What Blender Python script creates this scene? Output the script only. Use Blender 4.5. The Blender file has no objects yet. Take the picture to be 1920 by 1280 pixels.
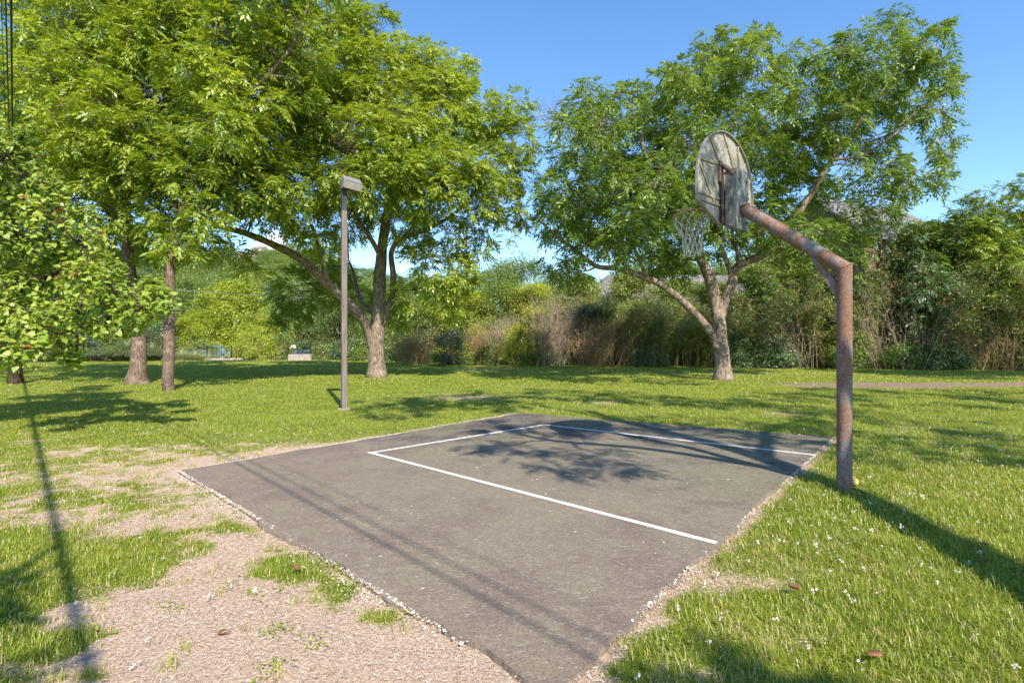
SKY, SUN, EXPO = 0.15, 4.6, 0.93
import bpy, math, random
import numpy as np
from mathutils import Vector, Matrix
rng = np.random.default_rng(7)
random.seed(7)
C = bpy.context.scene.collection
F = 1045.0; HZ = 640.0; CH = 1.5
def G(px, py):                       # a point of the level lawn seen at that spot of the photograph
    z = F*CH/(py-HZ); return np.array([(px-960)/F*z, z, 0.0])
def P(px, py, y):                    # a point at distance y
    return np.array([(px-960)/F*y, y, CH+(HZ-py)/F*y])
SUN_EL = math.radians(43); SH = np.array([-.37, .93]); SH = SH/np.linalg.norm(SH)
COT = 1/math.tan(SUN_EL)
def up_sun(sx, sy, h):               # where a leaf at height h must be to shade the ground spot (sx, sy)
    return np.array([sx-SH[0]*COT*h, sy-SH[1]*COT*h, h])

def nrm(a):
    a = np.asarray(a, float); n = np.linalg.norm(a, axis=-1, keepdims=True); return a/np.maximum(n, 1e-9)
_nw = {}
def noise(p, scale=1.0, seed=0, n=9):
    if seed not in _nw:
        r = np.random.default_rng(seed+100); k = nrm(r.normal(size=(n, 3)))*r.uniform(.5, 1.8, (n, 1)); _nw[seed] = (k, r.uniform(0, 6.28, n))
    k, ph = _nw[seed]
    p = np.asarray(p, float)
    q = p*scale
    w = np.sin(q[:, [1, 2, 0]]*1.7+ph[:3])*.8      # domain warp
    return np.sin((q+w)@k.T+ph).sum(1)/math.sqrt(n/2)/1.8
def _h(ix, iy, s):
    v = np.sin(ix*127.1+iy*311.7+s*74.7)*43758.5453; return v-np.floor(v)
def vnoise(x, y, s=0):
    ix = np.floor(x); iy = np.floor(y); fx = x-ix; fy = y-iy; fx = fx*fx*(3-2*fx); fy = fy*fy*(3-2*fy)
    return (_h(ix, iy, s)*(1-fx)+_h(ix+1, iy, s)*fx)*(1-fy)+(_h(ix, iy+1, s)*(1-fx)+_h(ix+1, iy+1, s)*fx)*fy
def fbm(x, y, s=0, o=4):
    t = 0; a = .5
    for i in range(o): t = t+a*vnoise(x*2**i+i*17.3, y*2**i-i*9.1, s+i); a *= .5
    return t/(1-.5**o)

class MB:
    def __init__(s): s.V = []; s.F = {}; s.n = 0; s.A = {}
    def add(s, V, *faces, mi=0, sm=True, **at):
        V = np.asarray(V, float).reshape(-1, 3)
        for f in faces:
            f = np.asarray(f, int)
            if f.ndim == 1: f = f[None]
            k = f.shape[1]
            a = {q: np.broadcast_to(np.asarray(v, float), (len(f),)) for q, v in at.items()}
            s.F.setdefault(k, []).append((f+s.n, mi, sm, a))
        s.V.append(V); s.n += len(V)
    def build(s, name, mats, parent=None, bevel=0):
        me = bpy.data.meshes.new(name)
        V = np.concatenate(s.V); root = parent
        while root is not None and root.parent is not None: root = root.parent
        if root is not None: V = V-np.array(root.location)
        me.vertices.add(len(V)); me.vertices.foreach_set('co', V.astype(np.float32).ravel())
        L = []; st = []; mi = []; sm = []; at = {}
        off = 0
        keys = {q for g in s.F.values() for t in g for q in t[3]}
        for k in sorted(s.F):
            for f, m, smo, a in s.F[k]:
                L.append(f.ravel()); st.append(np.arange(len(f))*k+off); off += f.size
                mi.append(np.full(len(f), m)); sm.append(np.full(len(f), smo))
                for q in keys: at.setdefault(q, []).append(a.get(q, np.zeros(len(f))))
        L = np.concatenate(L); st = np.concatenate(st)
        me.loops.add(len(L)); me.loops.foreach_set('vertex_index', L.astype(np.int32))
        me.polygons.add(len(st)); me.polygons.foreach_set('loop_start', st.astype(np.int32))
        me.polygons.foreach_set('material_index', np.concatenate(mi).astype(np.int32))
        me.polygons.foreach_set('use_smooth', np.concatenate(sm).astype(bool))
        for q, v in at.items():
            A = me.attributes.new(q, 'FLOAT', 'FACE'); A.data.foreach_set('value', np.concatenate(v).astype(np.float32))
        me.update(calc_edges=True)
        for m in (mats if isinstance(mats, (list, tuple)) else [mats]): me.materials.append(m)
        o = bpy.data.objects.new(name, me); C.objects.link(o)
        if parent is not None: o.parent = parent
        if bevel:
            b = o.modifiers.new('bevel', 'BEVEL'); b.width = bevel; b.segments = 2; b.limit_method = 'ANGLE'
        return o
    def box(s, c, u, v, w, mi=0, **at):      # centre and three half-axis vectors
        c, u, v, w = (np.asarray(t, float) for t in (c, u, v, w))
        V = [c+a*u+b*v+d*w for d in (-1, 1) for b in (-1, 1) for a in (-1, 1)]
        f = [[0, 2, 3, 1], [4, 5, 7, 6], [0, 1, 5, 4], [2, 6, 7, 3], [0, 4, 6, 2], [1, 3, 7, 5]]
        if np.dot(np.cross(u, v), w) < 0: f = [q[::-1] for q in f]
        s.add(V, f, mi=mi, sm=False, **at)
    def prism(s, pts, d, mi=0, sm=False):     # flat outline pushed along d
        pts = np.asarray(pts, float); n = len(pts); d = np.asarray(d, float)
        V = np.concatenate([pts, pts+d]); i = np.arange(n); j = (i+1) % n
        s.add(V, np.stack([i, j, j+n, i+n], 1), i[::-1][None], (i+n)[None], mi=mi, sm=sm)
    def tube(s, pts, rad, sides=8, cap=True, mi=0, rough=0, seed=0, close=False, **at):
        pts = np.asarray(pts, float); m = len(pts); rad = np.broadcast_to(np.asarray(rad, float), (m,))
        t = nrm(np.gradient(pts, axis=0)) if not close else nrm(np.roll(pts, -1, 0)-np.roll(pts, 1, 0))
        a = np.array([0, 0, 1.]) if abs(t[0][2]) < .9 else np.array([1., 0, 0])
        n = nrm(np.cross(t[0], a)); N = [n]
        for k in range(1, m): n = nrm(n-t[k]*np.dot(n, t[k])); N.append(n)
        N = np.array(N); B = np.cross(t, N); th = np.arange(sides)/sides*2*math.pi
        rr = rad[:, None]*np.ones(sides)
        ring = N[:, None]*np.cos(th)[None, :, None]+B[:, None]*np.sin(th)[None, :, None]
        if rough:
            q = (pts[:, None]+ring*rad[:, None, None]).reshape(-1, 3)
            rr = rr*(1+rough*noise(q*np.array([1, 1, .45]), 3.2, seed).reshape(m, sides)+rough*.5*noise(q*np.array([1, 1, .5]), 11, seed+1).reshape(m, sides))
        V = (pts[:, None]+ring*rr[..., None]).reshape(-1, 3)
        mm = m if close else m-1
        i = np.arange(mm)[:, None]*sides; j = np.arange(sides)[None]; k = (j+1) % sides; i2 = ((np.arange(mm)+1) % m)[:, None]*sides
        f = np.stack([i+j, i+k, i2+k, i2+j], -1).reshape(-1, 4)
        s.add(V, f, mi=mi, **at)
        if cap and not close:
            s.n -= len(V); s.V.pop(); s.add(V, np.arange(sides)[::-1][None], (np.arange(sides)+(m-1)*sides)[None], mi=mi, sm=False, **at)
    def sticks(s, A, B, ra, rb, mi=0, sag=0, **at):  # many thin three-sided sticks at once
        A = np.asarray(A, float); B = np.asarray(B, float); n = len(A)
        if not n: return
        ra = np.broadcast_to(ra, (n,)); rb = np.broadcast_to(rb, (n,))
        t = nrm(B-A); u = nrm(np.cross(t, np.array([.3, .5, .81]))); w = np.cross(t, u)
        M = (A+B)/2; M[:, 2] += sag
        R = []
        for Q, r in ((A, ra), (M, (ra+rb)/2), (B, rb)):
            for k in range(3):
                th = k*2.0944; R.append(Q+(u*math.cos(th)+w*math.sin(th))*r[:, None])
        V = np.stack(R, 1).reshape(-1, 3); b = np.arange(n)[:, None]*9
        f = np.concatenate([b+np.array([l*3+k, l*3+(k+1) % 3, l*3+3+(k+1) % 3, l*3+3+k])[None] for l in (0, 1) for k in range(3)])
        at = {q: np.tile(np.broadcast_to(v, (n,)), 6) for q, v in at.items()}
        s.add(V, f, mi=mi, **at)
    def leaves(s, c, d, nr, L, W, mi=0, wide=.42, **at):   # rhombic leaflets: base c, long axis d, face normal nr
        n = len(c); L = np.broadcast_to(L, (n,))[:, None]; W = np.broadcast_to(W, (n,))[:, None]
        sd = nrm(np.cross(d, nr)); m = c+d*L*wide-nr*L*.04
        V = np.stack([c, m+sd*W/2, c+d*L-nr*L*.1, m-sd*W/2], 1).reshape(-1, 3)
        s.add(V, (np.arange(n)*4)[:, None]+np.arange(4)[None], mi=mi, sm=False, **at)

def smooth(pts, k=6):
    p = np.asarray(pts, float); q = np.vstack([2*p[0]-p[1], p, 2*p[-1]-p[-2]]); out = []
    for i in range(1, len(q)-2):
        for t in np.arange(k)/k:
            a, b, c, d = q[i-1], q[i], q[i+1], q[i+2]
            out.append(.5*((2*b)+(c-a)*t+(2*a-5*b+4*c-d)*t*t+(3*b-a-3*c+d)*t**3))
    out.append(p[-1]); return np.array(out)

def tag(o, label, cat=None, group=None, kind=None):
    if label: o['label'] = label
    if cat: o['category'] = cat
    if group: o['group'] = group
    if kind: o['kind'] = kind
    return o
def thing(name, label, cat, loc, group=None):
    o = bpy.data.objects.new(name, None); C.objects.link(o); o.location = [float(t) for t in loc]; o.empty_display_size = .3
    return tag(o, label, cat, group)
def copy_thing(r, loc, rz, sc, label, group=None, name=None):
    c = r.copy(); C.objects.link(c); c.location = [float(t) for t in loc]; c.rotation_euler = (0, 0, rz); c.scale = (sc, sc, sc) if not hasattr(sc, '__len__') else sc
    c['label'] = label
    if group: c['group'] = group
    if name: c.name = name
    for ch in list(r.children):
        d = ch.copy(); C.objects.link(d); d.parent = c
        for g in list(ch.children):
            e = g.copy(); C.objects.link(e); e.parent = d
    return c

# ---------------------------------------------------------------- materials
class NT:
    def __init__(s, name):
        s.m = bpy.data.materials.new(name); s.m.use_nodes = True; s.t = s.m.node_tree; s.t.nodes.clear()
        s.out = s.n('ShaderNodeOutputMaterial')
    def n(s, kind, **kw):
        x = s.t.nodes.new(kind)
        for k, v in kw.items():
            if k in x.inputs: 
                if isinstance(v, bpy.types.NodeSocket): s.t.links.new(v, x.inputs[k])
                else: x.inputs[k].default_value = v
            else: setattr(x, k, v)
        return x
    def l(s, a, b): s.t.links.new(a, b)
    def coord(s): return s.n('ShaderNodeTexCoord').outputs['Object']
    def mapv(s, v, sc): 
        x = s.n('ShaderNodeMapping'); s.l(v, x.inputs['Vector']); x.inputs['Scale'].default_value = sc; return x.outputs['Vector']
    def noise(s, v, sc, det=4, rough=.55, dist=0):
        x = s.n('ShaderNodeTexNoise'); s.l(v, x.inputs['Vector']); x.inputs['Scale'].default_value = sc; x.inputs['Detail'].default_value = det
        x.inputs['Roughness'].default_value = rough; x.inputs['Distortion'].default_value = dist; return x.outputs['Fac']
    def ramp(s, f, stops):
        x = s.n('ShaderNodeValToRGB'); s.l(f, x.inputs['Fac']); e = x.color_ramp.elements
        while len(e) < len(stops): e.new(.5)
        for i, (p, c) in enumerate(stops):
            e[i].position = p; e[i].color = (*c, 1) if hasattr(c, '__len__') else (c, c, c, 1)
        return x.outputs['Color']
    def mix(s, f, a, b, mode='MIX'):
        x = s.n('ShaderNodeMix', data_type='RGBA', blend_type=mode)
        for q, i in ((f, 0), (a, 6), (b, 7)):
            if isinstance(q, bpy.types.NodeSocket): s.l(q, x.inputs[i])
            else: x.inputs[i].default_value = q if i == 0 else (*q, 1)
        return x.outputs[2]
    def attr(s, a): return s.n('ShaderNodeAttribute', attribute_name=a).outputs['Fac']
    def math(s, op, a, b=0.0):
        x = s.n('ShaderNodeMath', operation=op)
        for q, i in ((a, 0), (b, 1)):
            if isinstance(q, bpy.types.NodeSocket): s.l(q, x.inputs[i])
            else: x.inputs[i].default_value = q
        return x.outputs[0]
    def bump(s, h, st=.5, d=.02):
        x = s.n('ShaderNodeBump'); s.l(h, x.inputs['Height']); x.inputs['Strength'].default_value = st; x.inputs['Distance'].default_value = d; return x.outputs['Normal']
    def pbr(s, col, rough=.8, nrmv=None, metal=0, spec=.3):
        b = s.n('ShaderNodeBsdfPrincipled')
        for q, i in ((col, 'Base Color'), (rough, 'Roughness'), (metal, 'Metallic')):
            if isinstance(q, bpy.types.NodeSocket): s.l(q, b.inputs[i])
            else: b.inputs[i].default_value = (*q, 1) if hasattr(q, '__len__') else q
        b.inputs['Specular IOR Level'].default_value = spec
        if nrmv: s.l(nrmv, b.inputs['Normal'])
        s.l(b.outputs[0], s.out.inputs[0]); return s.m

def leaf_mat(name, stops, trans=.35, gloss=.05, rough=.45):
    t = NT(name); v = t.attr('v'); oi = t.n('ShaderNodeObjectInfo').outputs['Random']
    c = t.ramp(v, stops)
    d = t.n('ShaderNodeBsdfDiffuse'); t.l(c, d.inputs[0])
    tc = t.mix(1.0, c, (1.25, 1.15, .45), 'MULTIPLY')
    tr = t.n('ShaderNodeBsdfTranslucent'); t.l(tc, tr.inputs[0])
    m = t.n('ShaderNodeMixShader'); m.inputs[0].default_value = trans; t.l(d.outputs[0], m.inputs[1]); t.l(tr.outputs[0], m.inputs[2])
    g = t.n('ShaderNodeBsdfGlossy'); g.inputs['Roughness'].default_value = rough; g.inputs['Color'].default_value = (.9, .95, 1, 1)
    m2 = t.n('ShaderNodeMixShader'); m2.inputs[0].default_value = gloss; t.l(m.outputs[0], m2.inputs[1]); t.l(g.outputs[0], m2.inputs[2])
    t.l(m2.outputs[0], t.out.inputs[0]); return t.m
def simple(name, a, b, sc=3, rough=.8, st=.3, dist=.01, stretch=(1, 1, 1), metal=0):
    t = NT(name); v = t.mapv(t.coord(), stretch); n = t.noise(v, sc, 6); c = t.ramp(n, [(.3, a), (.7, b)])
    return t.pbr(c, rough, t.bump(n, st, dist), metal)

M = {}
M['pecan'] = leaf_mat('pecan_leaf', [(0, (.14, .21, .022)), (.35, (.24, .33, .032)), (.7, (.36, .45, .05)), (1, (.50, .55, .09))], .46, .04)
M['pecan_deep'] = leaf_mat('deep_pecan_leaf', [(0, (.085, .15, .024)), (.4, (.155, .245, .036)), (.75, (.26, .36, .055)), (1, (.44, .50, .12))], .44, .04)
M['redbud'] = leaf_mat('heart_leaf', [(0, (.15, .23, .03)), (.5, (.27, .37, .045)), (.9, (.42, .50, .08)), (.99, (.4, .45, .1)), (1, (.5, .14, .08))], .42, .03)
M['bright'] = leaf_mat('yellow_green_leaf', [(0, (.22, .28, .02)), (.5, (.36, .43, .03)), (1, (.52, .56, .06))], .4, .04)
M['mid'] = leaf_mat('mid_green_leaf', [(0, (.10, .165, .025)), (.5, (.19, .275, .038)), (1, (.35, .42, .075))], .38, .05)
M['olive'] = leaf_mat('grey_olive_leaf', [(0, (.11, .155, .03)), (.5, (.22, .29, .048)), (1, (.36, .42, .09))], .3, .06)
M['dark'] = leaf_mat('dark_leaf', [(0, (.045, .08, .025)), (.5, (.08, .13, .04)), (1, (.12, .18, .08))], .25, .08)
M['bamboo'] = leaf_mat('bamboo_leaf', [(0, (.07, .12, .014)), (.45, (.165, .24, .024)), (.8, (.29, .36, .04)), (.93, (.28, .30, .07)), (1, (.40, .32, .15))], .38, .06)
M['dry'] = leaf_mat('dry_leaf', [(0, (.22, .13, .07)), (.5, (.38, .26, .15)), (1, (.52, .42, .28))], .25, .04)
M['pampas'] = leaf_mat('pampas_blade', [(0, (.15, .22, .08)), (.6, (.26, .33, .15)), (1, (.42, .44, .26))], .3, .06)
M['grass'] = leaf_mat('grass_blade', [(0, (.12, .18, .012)), (.3, (.22, .30, .02)), (.62, (.34, .39, .032)), (.78, (.42, .44, .07)), (.9, (.50, .41, .20)), (1, (.60, .46, .29))], .42, .04)
def bark(name, a, b, c, sc=1):
    t = NT(name); v = t.coord(); q = t.mapv(v, (1, 1, .28))
    n1 = t.noise(q, 16*sc, 8, .65, .6); n2 = t.noise(v, 2.2*sc, 4)
    col = t.ramp(n1, [(.34, a), (.52, b), (.68, c)]); col = t.mix(n2, col, (.30, .27, .22), 'MULTIPLY') if False else col
    lich = t.ramp(n2, [(.55, 0.0), (.7, .55)]); col = t.mix(lich, col, tuple(x*1.25 for x in c))
    return t.pbr(col, .92, t.bump(n1, 1.0, .035), spec=.15)
M['bark'] = bark('pecan_bark', (.06, .048, .038), (.22, .17, .13), (.40, .32, .255))
M['bark_dark'] = bark('dark_bark', (.018, .012, .01), (.055, .038, .03), (.12, .075, .055))
M['bark_red'] = bark('reddish_bark', (.06, .045, .036), (.18, .13, .10), (.33, .25, .195), 1.8)
M['twig'] = simple('grey_twig', (.16, .12, .09), (.34, .28, .21), 8)
M['cane'] = simple('dry_cane', (.20, .13, .06), (.46, .33, .16), 1.2, .6)
M['dead'] = simple('dead_stem', (.30, .22, .16), (.56, .46, .37), 2.5)
# ---------------------------------------------------------------- foliage
def compound(mb, base, d, length, droop=.25, pairs=4, lw=.30, ll=.42, v=0.5, r=rng):
    """pinnate leaves: leaflets in pairs along a rachis"""
    n = len(base); d = nrm(d); up = np.tile([0, 0, 1.], (n, 1)); side = nrm(np.cross(d, up)+1e-6); nr = np.cross(side, d)
    nr = nrm(nr+r.normal(0, .35, (n, 3))); side = nrm(np.cross(d, nr))
    length = np.broadcast_to(length, (n,))
    B = []; D = []; N = []; LL = []; V = []
    for k in range(pairs+1):
        t = .25+.75*k/pairs
        pos = base+d*(length*t)[:, None]-np.array([0, 0, 1.])*(droop*length*t*t)[:, None]
        for sg in ((-1, 1) if k < pairs else (0,)):
            dd = nrm(d*(.55+.3*t)+side*sg*.85-np.array([0, 0, .22+.3*t*droop*2])+r.normal(0, .16, (n, 3)))
            B.append(pos); D.append(dd); N.append(nrm(nr+r.normal(0, .3, (n, 3)))); LL.append(length*ll*(.75+.5*t if k < pairs else 1.1)*r.uniform(.8, 1.15, n))
            V.append(np.clip(v+r.normal(0, .09, n), 0, 1))
    B, D, N = np.concatenate(B), np.concatenate(D), np.concatenate(N); LL = np.concatenate(LL)
    mb.leaves(B, D, N, LL, LL*lw, v=np.concatenate(V))

def clusters_in(blobs, per_m2, r=rng, gap=.0, seed=3, flat=.75, shell=.55):
    """leaf-cluster centres filling a set of ellipsoid lobes, denser towards the rim, opened by gaps"""
    out = []; own = []
    for i, (c, R) in enumerate(blobs):
        n = int(per_m2*4*math.pi*R*R*(.6 if R < 1 else 1)*.5)+4
        u = nrm(r.normal(size=(n, 3))); q = r.uniform(shell**3, 1.12, n)**(1/3)
        p = c+u*q[:, None]*R*np.array([1, 1, flat])
        p[:, 2] += noise(p, 1.1, seed)*R*.12
        out.append(p); own.append(np.full(n, i))
    p = np.concatenate(out); own = np.concatenate(own)
    keep = noise(p, .75, seed+1)+noise(p, 2.1, seed+2)*.6 > gap-1.2
    return p[keep], own[keep]

def grow(name, label, cat, base, limbs, blobs, leafmat, barkmat, density=3.2, leaf=.41, nleaf=7, gap=.0, seed=1, group=None, vbase=.45,
         per_branch=5, lw=.35, droop=.3, pairs=4, flare=1.35, dead=None, shell=.55, vred=0):
    """a tree: limbs (polylines with radii) -> branches to every lobe -> twigs -> leaf sprays"""
    r = np.random.default_rng(seed); root = thing(name, label, cat, base, group)
    tb = MB(); nodes = []; nrad = []
    for li, (pts, r0, r1) in enumerate(limbs):
        p = smooth(pts, 7); m = len(p); t = np.linspace(0, 1, m); rad = r0*(1-t)**.8+r1*(1-(1-t)**.8)
        p = p+np.stack([noise(p, .9, seed+5), noise(p, .9, seed+6), noise(p, .9, seed+7)*.3], 1)*rad[:, None]*.25*(t > .02)[:, None]
        if li == 0:
            hgt = p[:, 2]-p[0, 2]; rad = rad*(1+(flare-1)*np.exp(-np.maximum(hgt, 0)/.28))
            p[0, 2] -= .12
        tb.tube(p, rad, 20 if r0 > .15 else 10, rough=.085, seed=seed)
        nodes.append(p); nrad.append(rad)
    N = np.concatenate(nodes); NR = np.concatenate(nrad)
    cs = np.array([b[0] for b in blobs])
    # branches to lobes; a lobe may hang on an already reached lobe
    order = np.argsort([np.min(np.linalg.norm(N-c, axis=1)) for c in cs])
    subs = []; subown = []
    AN, AR = N.copy(), NR.copy()
    for i in order:
        c, R = blobs[i]
        dist = np.linalg.norm(AN-c, axis=1)+np.maximum(0, AN[:, 2]-c[2])*.8; k = np.argmin(dist); s = AN[k]; L = np.linalg.norm(c-s)
        r0 = min(AR[k]*.7, .02+.012*L+.015*R)
        mid = s+(c-s)*.5+np.array([0, 0, .08*L])+r.normal(0, .07*L+.02, 3)
        q = smooth([s, mid, c], 5); rad = np.linspace(r0, max(.012, r0*.4), len(q))
        tb.tube(q, rad, 6, rough=.08, seed=seed)
        AN = np.vstack([AN, q[2:]]); AR = np.concatenate([AR, rad[2:]])
        nb = max(3, int(per_branch*R))
        u = nrm(r.normal(size=(nb, 3))+np.array([0, 0, .15])); e = c+u*R*np.array([.75, .75, .55])*r.uniform(.6, 1, (nb, 1))
        for j in range(nb):
            w = smooth([q[-3], (c+e[j])/2+r.normal(0, .1*R, 3), e[j]], 3); tb.tube(w, np.linspace(max(.010, r0*.4), .006, len(w)), 4)
            subs.append(w[2:]); 
    S = np.concatenate(subs)
    p, own = clusters_in(blobs, density, r, gap, seed, shell=shell)
    # twig to nearest branchlet
    near = np.empty(len(p), int)
    for a in range(0, len(p), 2000): near[a:a+2000] = np.argmin(((p[a:a+2000, None]-S[None])**2).sum(2), 1)
    A = S[near]; tb.sticks(A, p, .007, .004, sag=.03)
    if dead is not None:
        for c, R in dead:
            k = 26; A0 = np.tile(c, (k, 1))+r.normal(0, .12, (k, 3)); E = A0+nrm(r.normal(size=(k, 3))+[0, 0, .5])*R*r.uniform(.5, 1, (k, 1))
            tb.sticks(A0, E, .016, .004); E2 = E[:, None]+r.normal(0, R*.25, (k, 3, 3)); tb.sticks(np.repeat((A0+E)/2, 3, 0), E2.reshape(-1, 3), .007, .003)
    tb.build('trunk', barkmat, root)
    cb = MB(); base_v = np.clip(vbase+noise(p, .5, seed+9)*.2+noise(p, 1.7, seed+8)*.1, 0, 1)
    cent = np.array([blobs[o][0] for o in own]); outd = nrm(p-A+.3*nrm(p-cent))
    for k in range(nleaf):
        d = nrm(outd*.7+r.normal(0, .75, p.shape)*np.array([1, 1, .55])-np.array([0, 0, .12]))
        L = leaf*r.uniform(.7, 1.2, len(p))
        b = p+r.normal(0, .05, p.shape)*leaf/.36
        compound(cb, b, d, L, droop, pairs, lw=lw, v=np.clip(base_v+r.normal(0, .1, len(p)), 0, 1), r=r)
    cb.build('crown', leafmat, root)
    return root

def pxblobs(L, ymid, spread, seed, twin=0):
    r = np.random.default_rng(seed); out = []
    for b in L:
        x, y, rp = b[:3]; Y = b[3] if len(b) > 3 else ymid+r.uniform(-spread, spread)
        out.append((P(x, y, Y), rp*Y/F))
        if twin and r.random() < twin:
            Y2 = ymid+r.uniform(-spread, spread)*1.2; out.append((P(x+r.normal(0, 12), y+r.normal(0, 12), Y2), rp*Y2/F*.9))
    return out
# ---------------------------------------------------------------- ground
CT = [np.array(t) for t in ((-3.83, 6.40), (.17, 11.61), (4.99, 8.61), (.16, 2.34))]     # court corners: left, far, right, near
def poly_sd(x, y, pts):              # signed distance to a convex outline (negative inside)
    cx = sum(p[0] for p in pts)/len(pts); cy = sum(p[1] for p in pts)/len(pts); d = None
    for i in range(len(pts)):
        a, b = pts[i], pts[(i+1) % len(pts)]; e = (b-a)/np.linalg.norm(b-a); n = np.array([e[1], -e[0]])
        if n[0]*(cx-a[0])+n[1]*(cy-a[1]) > 0: n = -n
        q = (x-a[0])*n[0]+(y-a[1])*n[1]; d = q if d is None else np.maximum(d, q)
    return d
def sd_edge(x, y, k):
    a, b = CT[k], CT[(k+1) % 4]; e = (b-a)/np.linalg.norm(b-a); L = np.linalg.norm(b-a)
    t = np.clip((x-a[0])*e[0]+(y-a[1])*e[1], 0, L); return np.hypot(x-a[0]-e[0]*t, y-a[1]-e[1]*t)
def ell(x, y, px, py, rx, ry):
    g = G(px, py); Y = g[1]; a = rx*Y/F; b = ry*Y*Y/(F*CH); return np.exp(-(((x-g[0])/a)**2+((y-g[1])/b)**2))
BARE = [(300, 862, 280, 26, .5), (110, 968, 120, 18, .6), (440, 962, 90, 26, 1), (540, 1180, 330, 110, 1.35), (330, 1120, 160, 40, .7), (830, 1240, 150, 60, 1.35), (330, 1240, 200, 60, 1.0),
        (130, 1150, 90, 18, .9), (400, 1060, 95, 42, 1.1), (330, 1150, 90, 40, .5), (520, 900, 60, 12, .6),
        (110, 1050, 150, 34, -.95), (245, 1078, 60, 19, -1.2), (570, 1065, 85, 30, -1.9), (640, 1110, 60, 26, -1.8), (715, 1160, 65, 22, -1.7), (40, 1130, 90, 26, -1.1), (50, 1215, 105, 34, -1.6),
        (190, 1262, 50, 22, -1.6), (440, 985, 55, 13, -1.3), (400, 925, 40, 8, -1.0), (20, 990, 60, 26, -.8), (90, 1010, 90, 16, -.9), (830, 1210, 22, 12, -.8),
        (1350, 1090, 60, 22, .55), (1440, 1095, 50, 16, .35), (620, 838, 260, 20, .42), (870, 745, 110, 9, .42), (1130, 755, 60, 6, .4), (1480, 778, 60, 7, .45), (1700, 800, 60, 7, .2),
        (1400, 700, 300, 3, .3), (900, 692, 90, 3, .5), (400, 690, 200, 4, .12)]
def bare_at(x, y):
    b = 0
    for e in BARE: b = b+e[4]*ell(x, y, *e[:4])
    d = poly_sd(x, y, CT); e = sd_edge(x, y, 3); zone = np.clip((-.2-x+(y-2.3)*-.9+2.2)/1.5, 0, 1)*np.clip((10.5-y)/2.5, 0, 1)
    b = b+.62*np.exp(-(e/1.0)**2)*(x < .4)*(d > 0)
    b = b+((fbm(x*1.3, y*1.3, 3)-.5)*1.5+(fbm(x*5, y*5, 8)-.5)*1.9+(fbm(x*16, y*16, 88)-.5)*1.5)*(.28+.72*zone)
    b = b+.65*np.exp(-(np.maximum(d, 0)/.10)**2)+.25*np.exp(-(np.maximum(d, 0)/.3)**2)*(x < .2)
    return np.clip(b*.95+.02, 0, 1)
def dirt_at(x, y):
    yc = 19.6-.035*(x-9)+.5*np.sin(x*.35); w = 1.0+.8*vnoise(x*.8, y*.2, 5)
    d = np.exp(-((y-yc)/w)**2)*np.clip((x-8.3)/1.5, 0, 1)
    d = d+.9*np.exp(-((y-18.4-.4*np.sin(x*.5))/.35)**2)*np.clip((x-12)/2, 0, 1)*vnoise(x*.5, y, 9)
    return np.clip(d*1.25-.9*np.clip(fbm(x*1.6, y*3, 6)-.35, 0, 1)-.15, 0, 1)
def hgt(x, y):
    h = (fbm(x*.35, y*.35, 2)-.5)*.10*np.clip((y-6)/10, 0, 1)
    h = h+(fbm(x*3, y*3, 4)-.5)*.035
    d = poly_sd(x, y, CT); h = np.where(d < .35, h*np.clip(d/.35, 0, 1)-.012*np.clip(1-d/.1, 0, 1), h)
    far = np.clip((y-62)/95, 0, 1); far = far*far*(3-2*far); side = np.clip((-x/np.maximum(y, 1)-.05)/.33, 0, 1)
    h = h+far*(3+17*side)
    h = h-.35*np.clip((y-44)/4, 0, 1)*np.clip(1-(y-70)/10, 0, 1)
    return h
def axis(lo, a, b, hi, st, g):
    m = list(np.arange(a, b+1e-6, st)); s = st; q = b
    while q < hi: s *= g; q += s; m.append(q)
    s = st; q = a; pre = []
    while q > lo: s *= g; q -= s; pre.append(q)
    return np.array(pre[::-1]+m)
xs = axis(-420, -9, 9, 420, .07, 1.06); ys = axis(-60, 1.4, 13, 520, .07, 1.045)
X, Y = np.meshgrid(xs, ys); x = X.ravel(); y = Y.ravel(); z = hgt(x, y)
inside = poly_sd(x, y, CT) < -.12; z = np.where(inside, -.03, z)
mb = MB(); nx = len(xs); i = np.arange(len(ys)-1)[:, None]*nx+np.arange(nx-1)[None]; i = i.ravel()
mb.add(np.stack([x, y, z], 1), np.stack([i, i+1, i+1+nx, i+nx], 1))
t = NT('lawn_soil'); co = t.coord()
n1 = t.noise(co, 9, 8, .7); n2 = t.noise(co, 60, 6, .7); n3 = t.noise(co, 1.3, 4)
green = t.ramp(n1, [(.3, (.08, .11, .015)), (.6, (.16, .21, .025))]); green = t.mix(t.ramp(n3, [(.42, 0.0), (.62, .6)]), green, (.25, .28, .04))
straw = t.ramp(n2, [(.30, (.26, .175, .125)), (.46, (.48, .35, .262)), (.62, (.66, .52, .41))]); straw = t.mix(t.ramp(n1, [(.4, 0.0), (.7, .7)]), straw, (.50, .375, .28))
dirt = t.ramp(n2, [(.3, (.15, .11, .075)), (.7, (.34, .255, .185))])
bf = t.math('ADD', t.attr('bare'), t.math('MULTIPLY', t.math('SUBTRACT', n2, .5), .9)); bf = t.ramp(bf, [(.28, 0.0), (.70, 1.0)])
col = t.mix(bf, green, straw); col = t.mix(t.ramp(t.attr('dirt'), [(.25, 0.0), (.6, 1.0)]), col, dirt)
t.pbr(col, .95, t.bump(n2, .8, .03), spec=.1)
gr = mb.build('ground', t.m); tag(gr, 'wide mown lawn with straw coloured bare patches around the court', kind='structure')
for nm, fn in (('bare', bare_at), ('dirt', dirt_at)):
    A = gr.data.attributes.new(nm, 'FLOAT', 'POINT'); A.data.foreach_set('value', fn(x, y).astype(np.float32))

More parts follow.
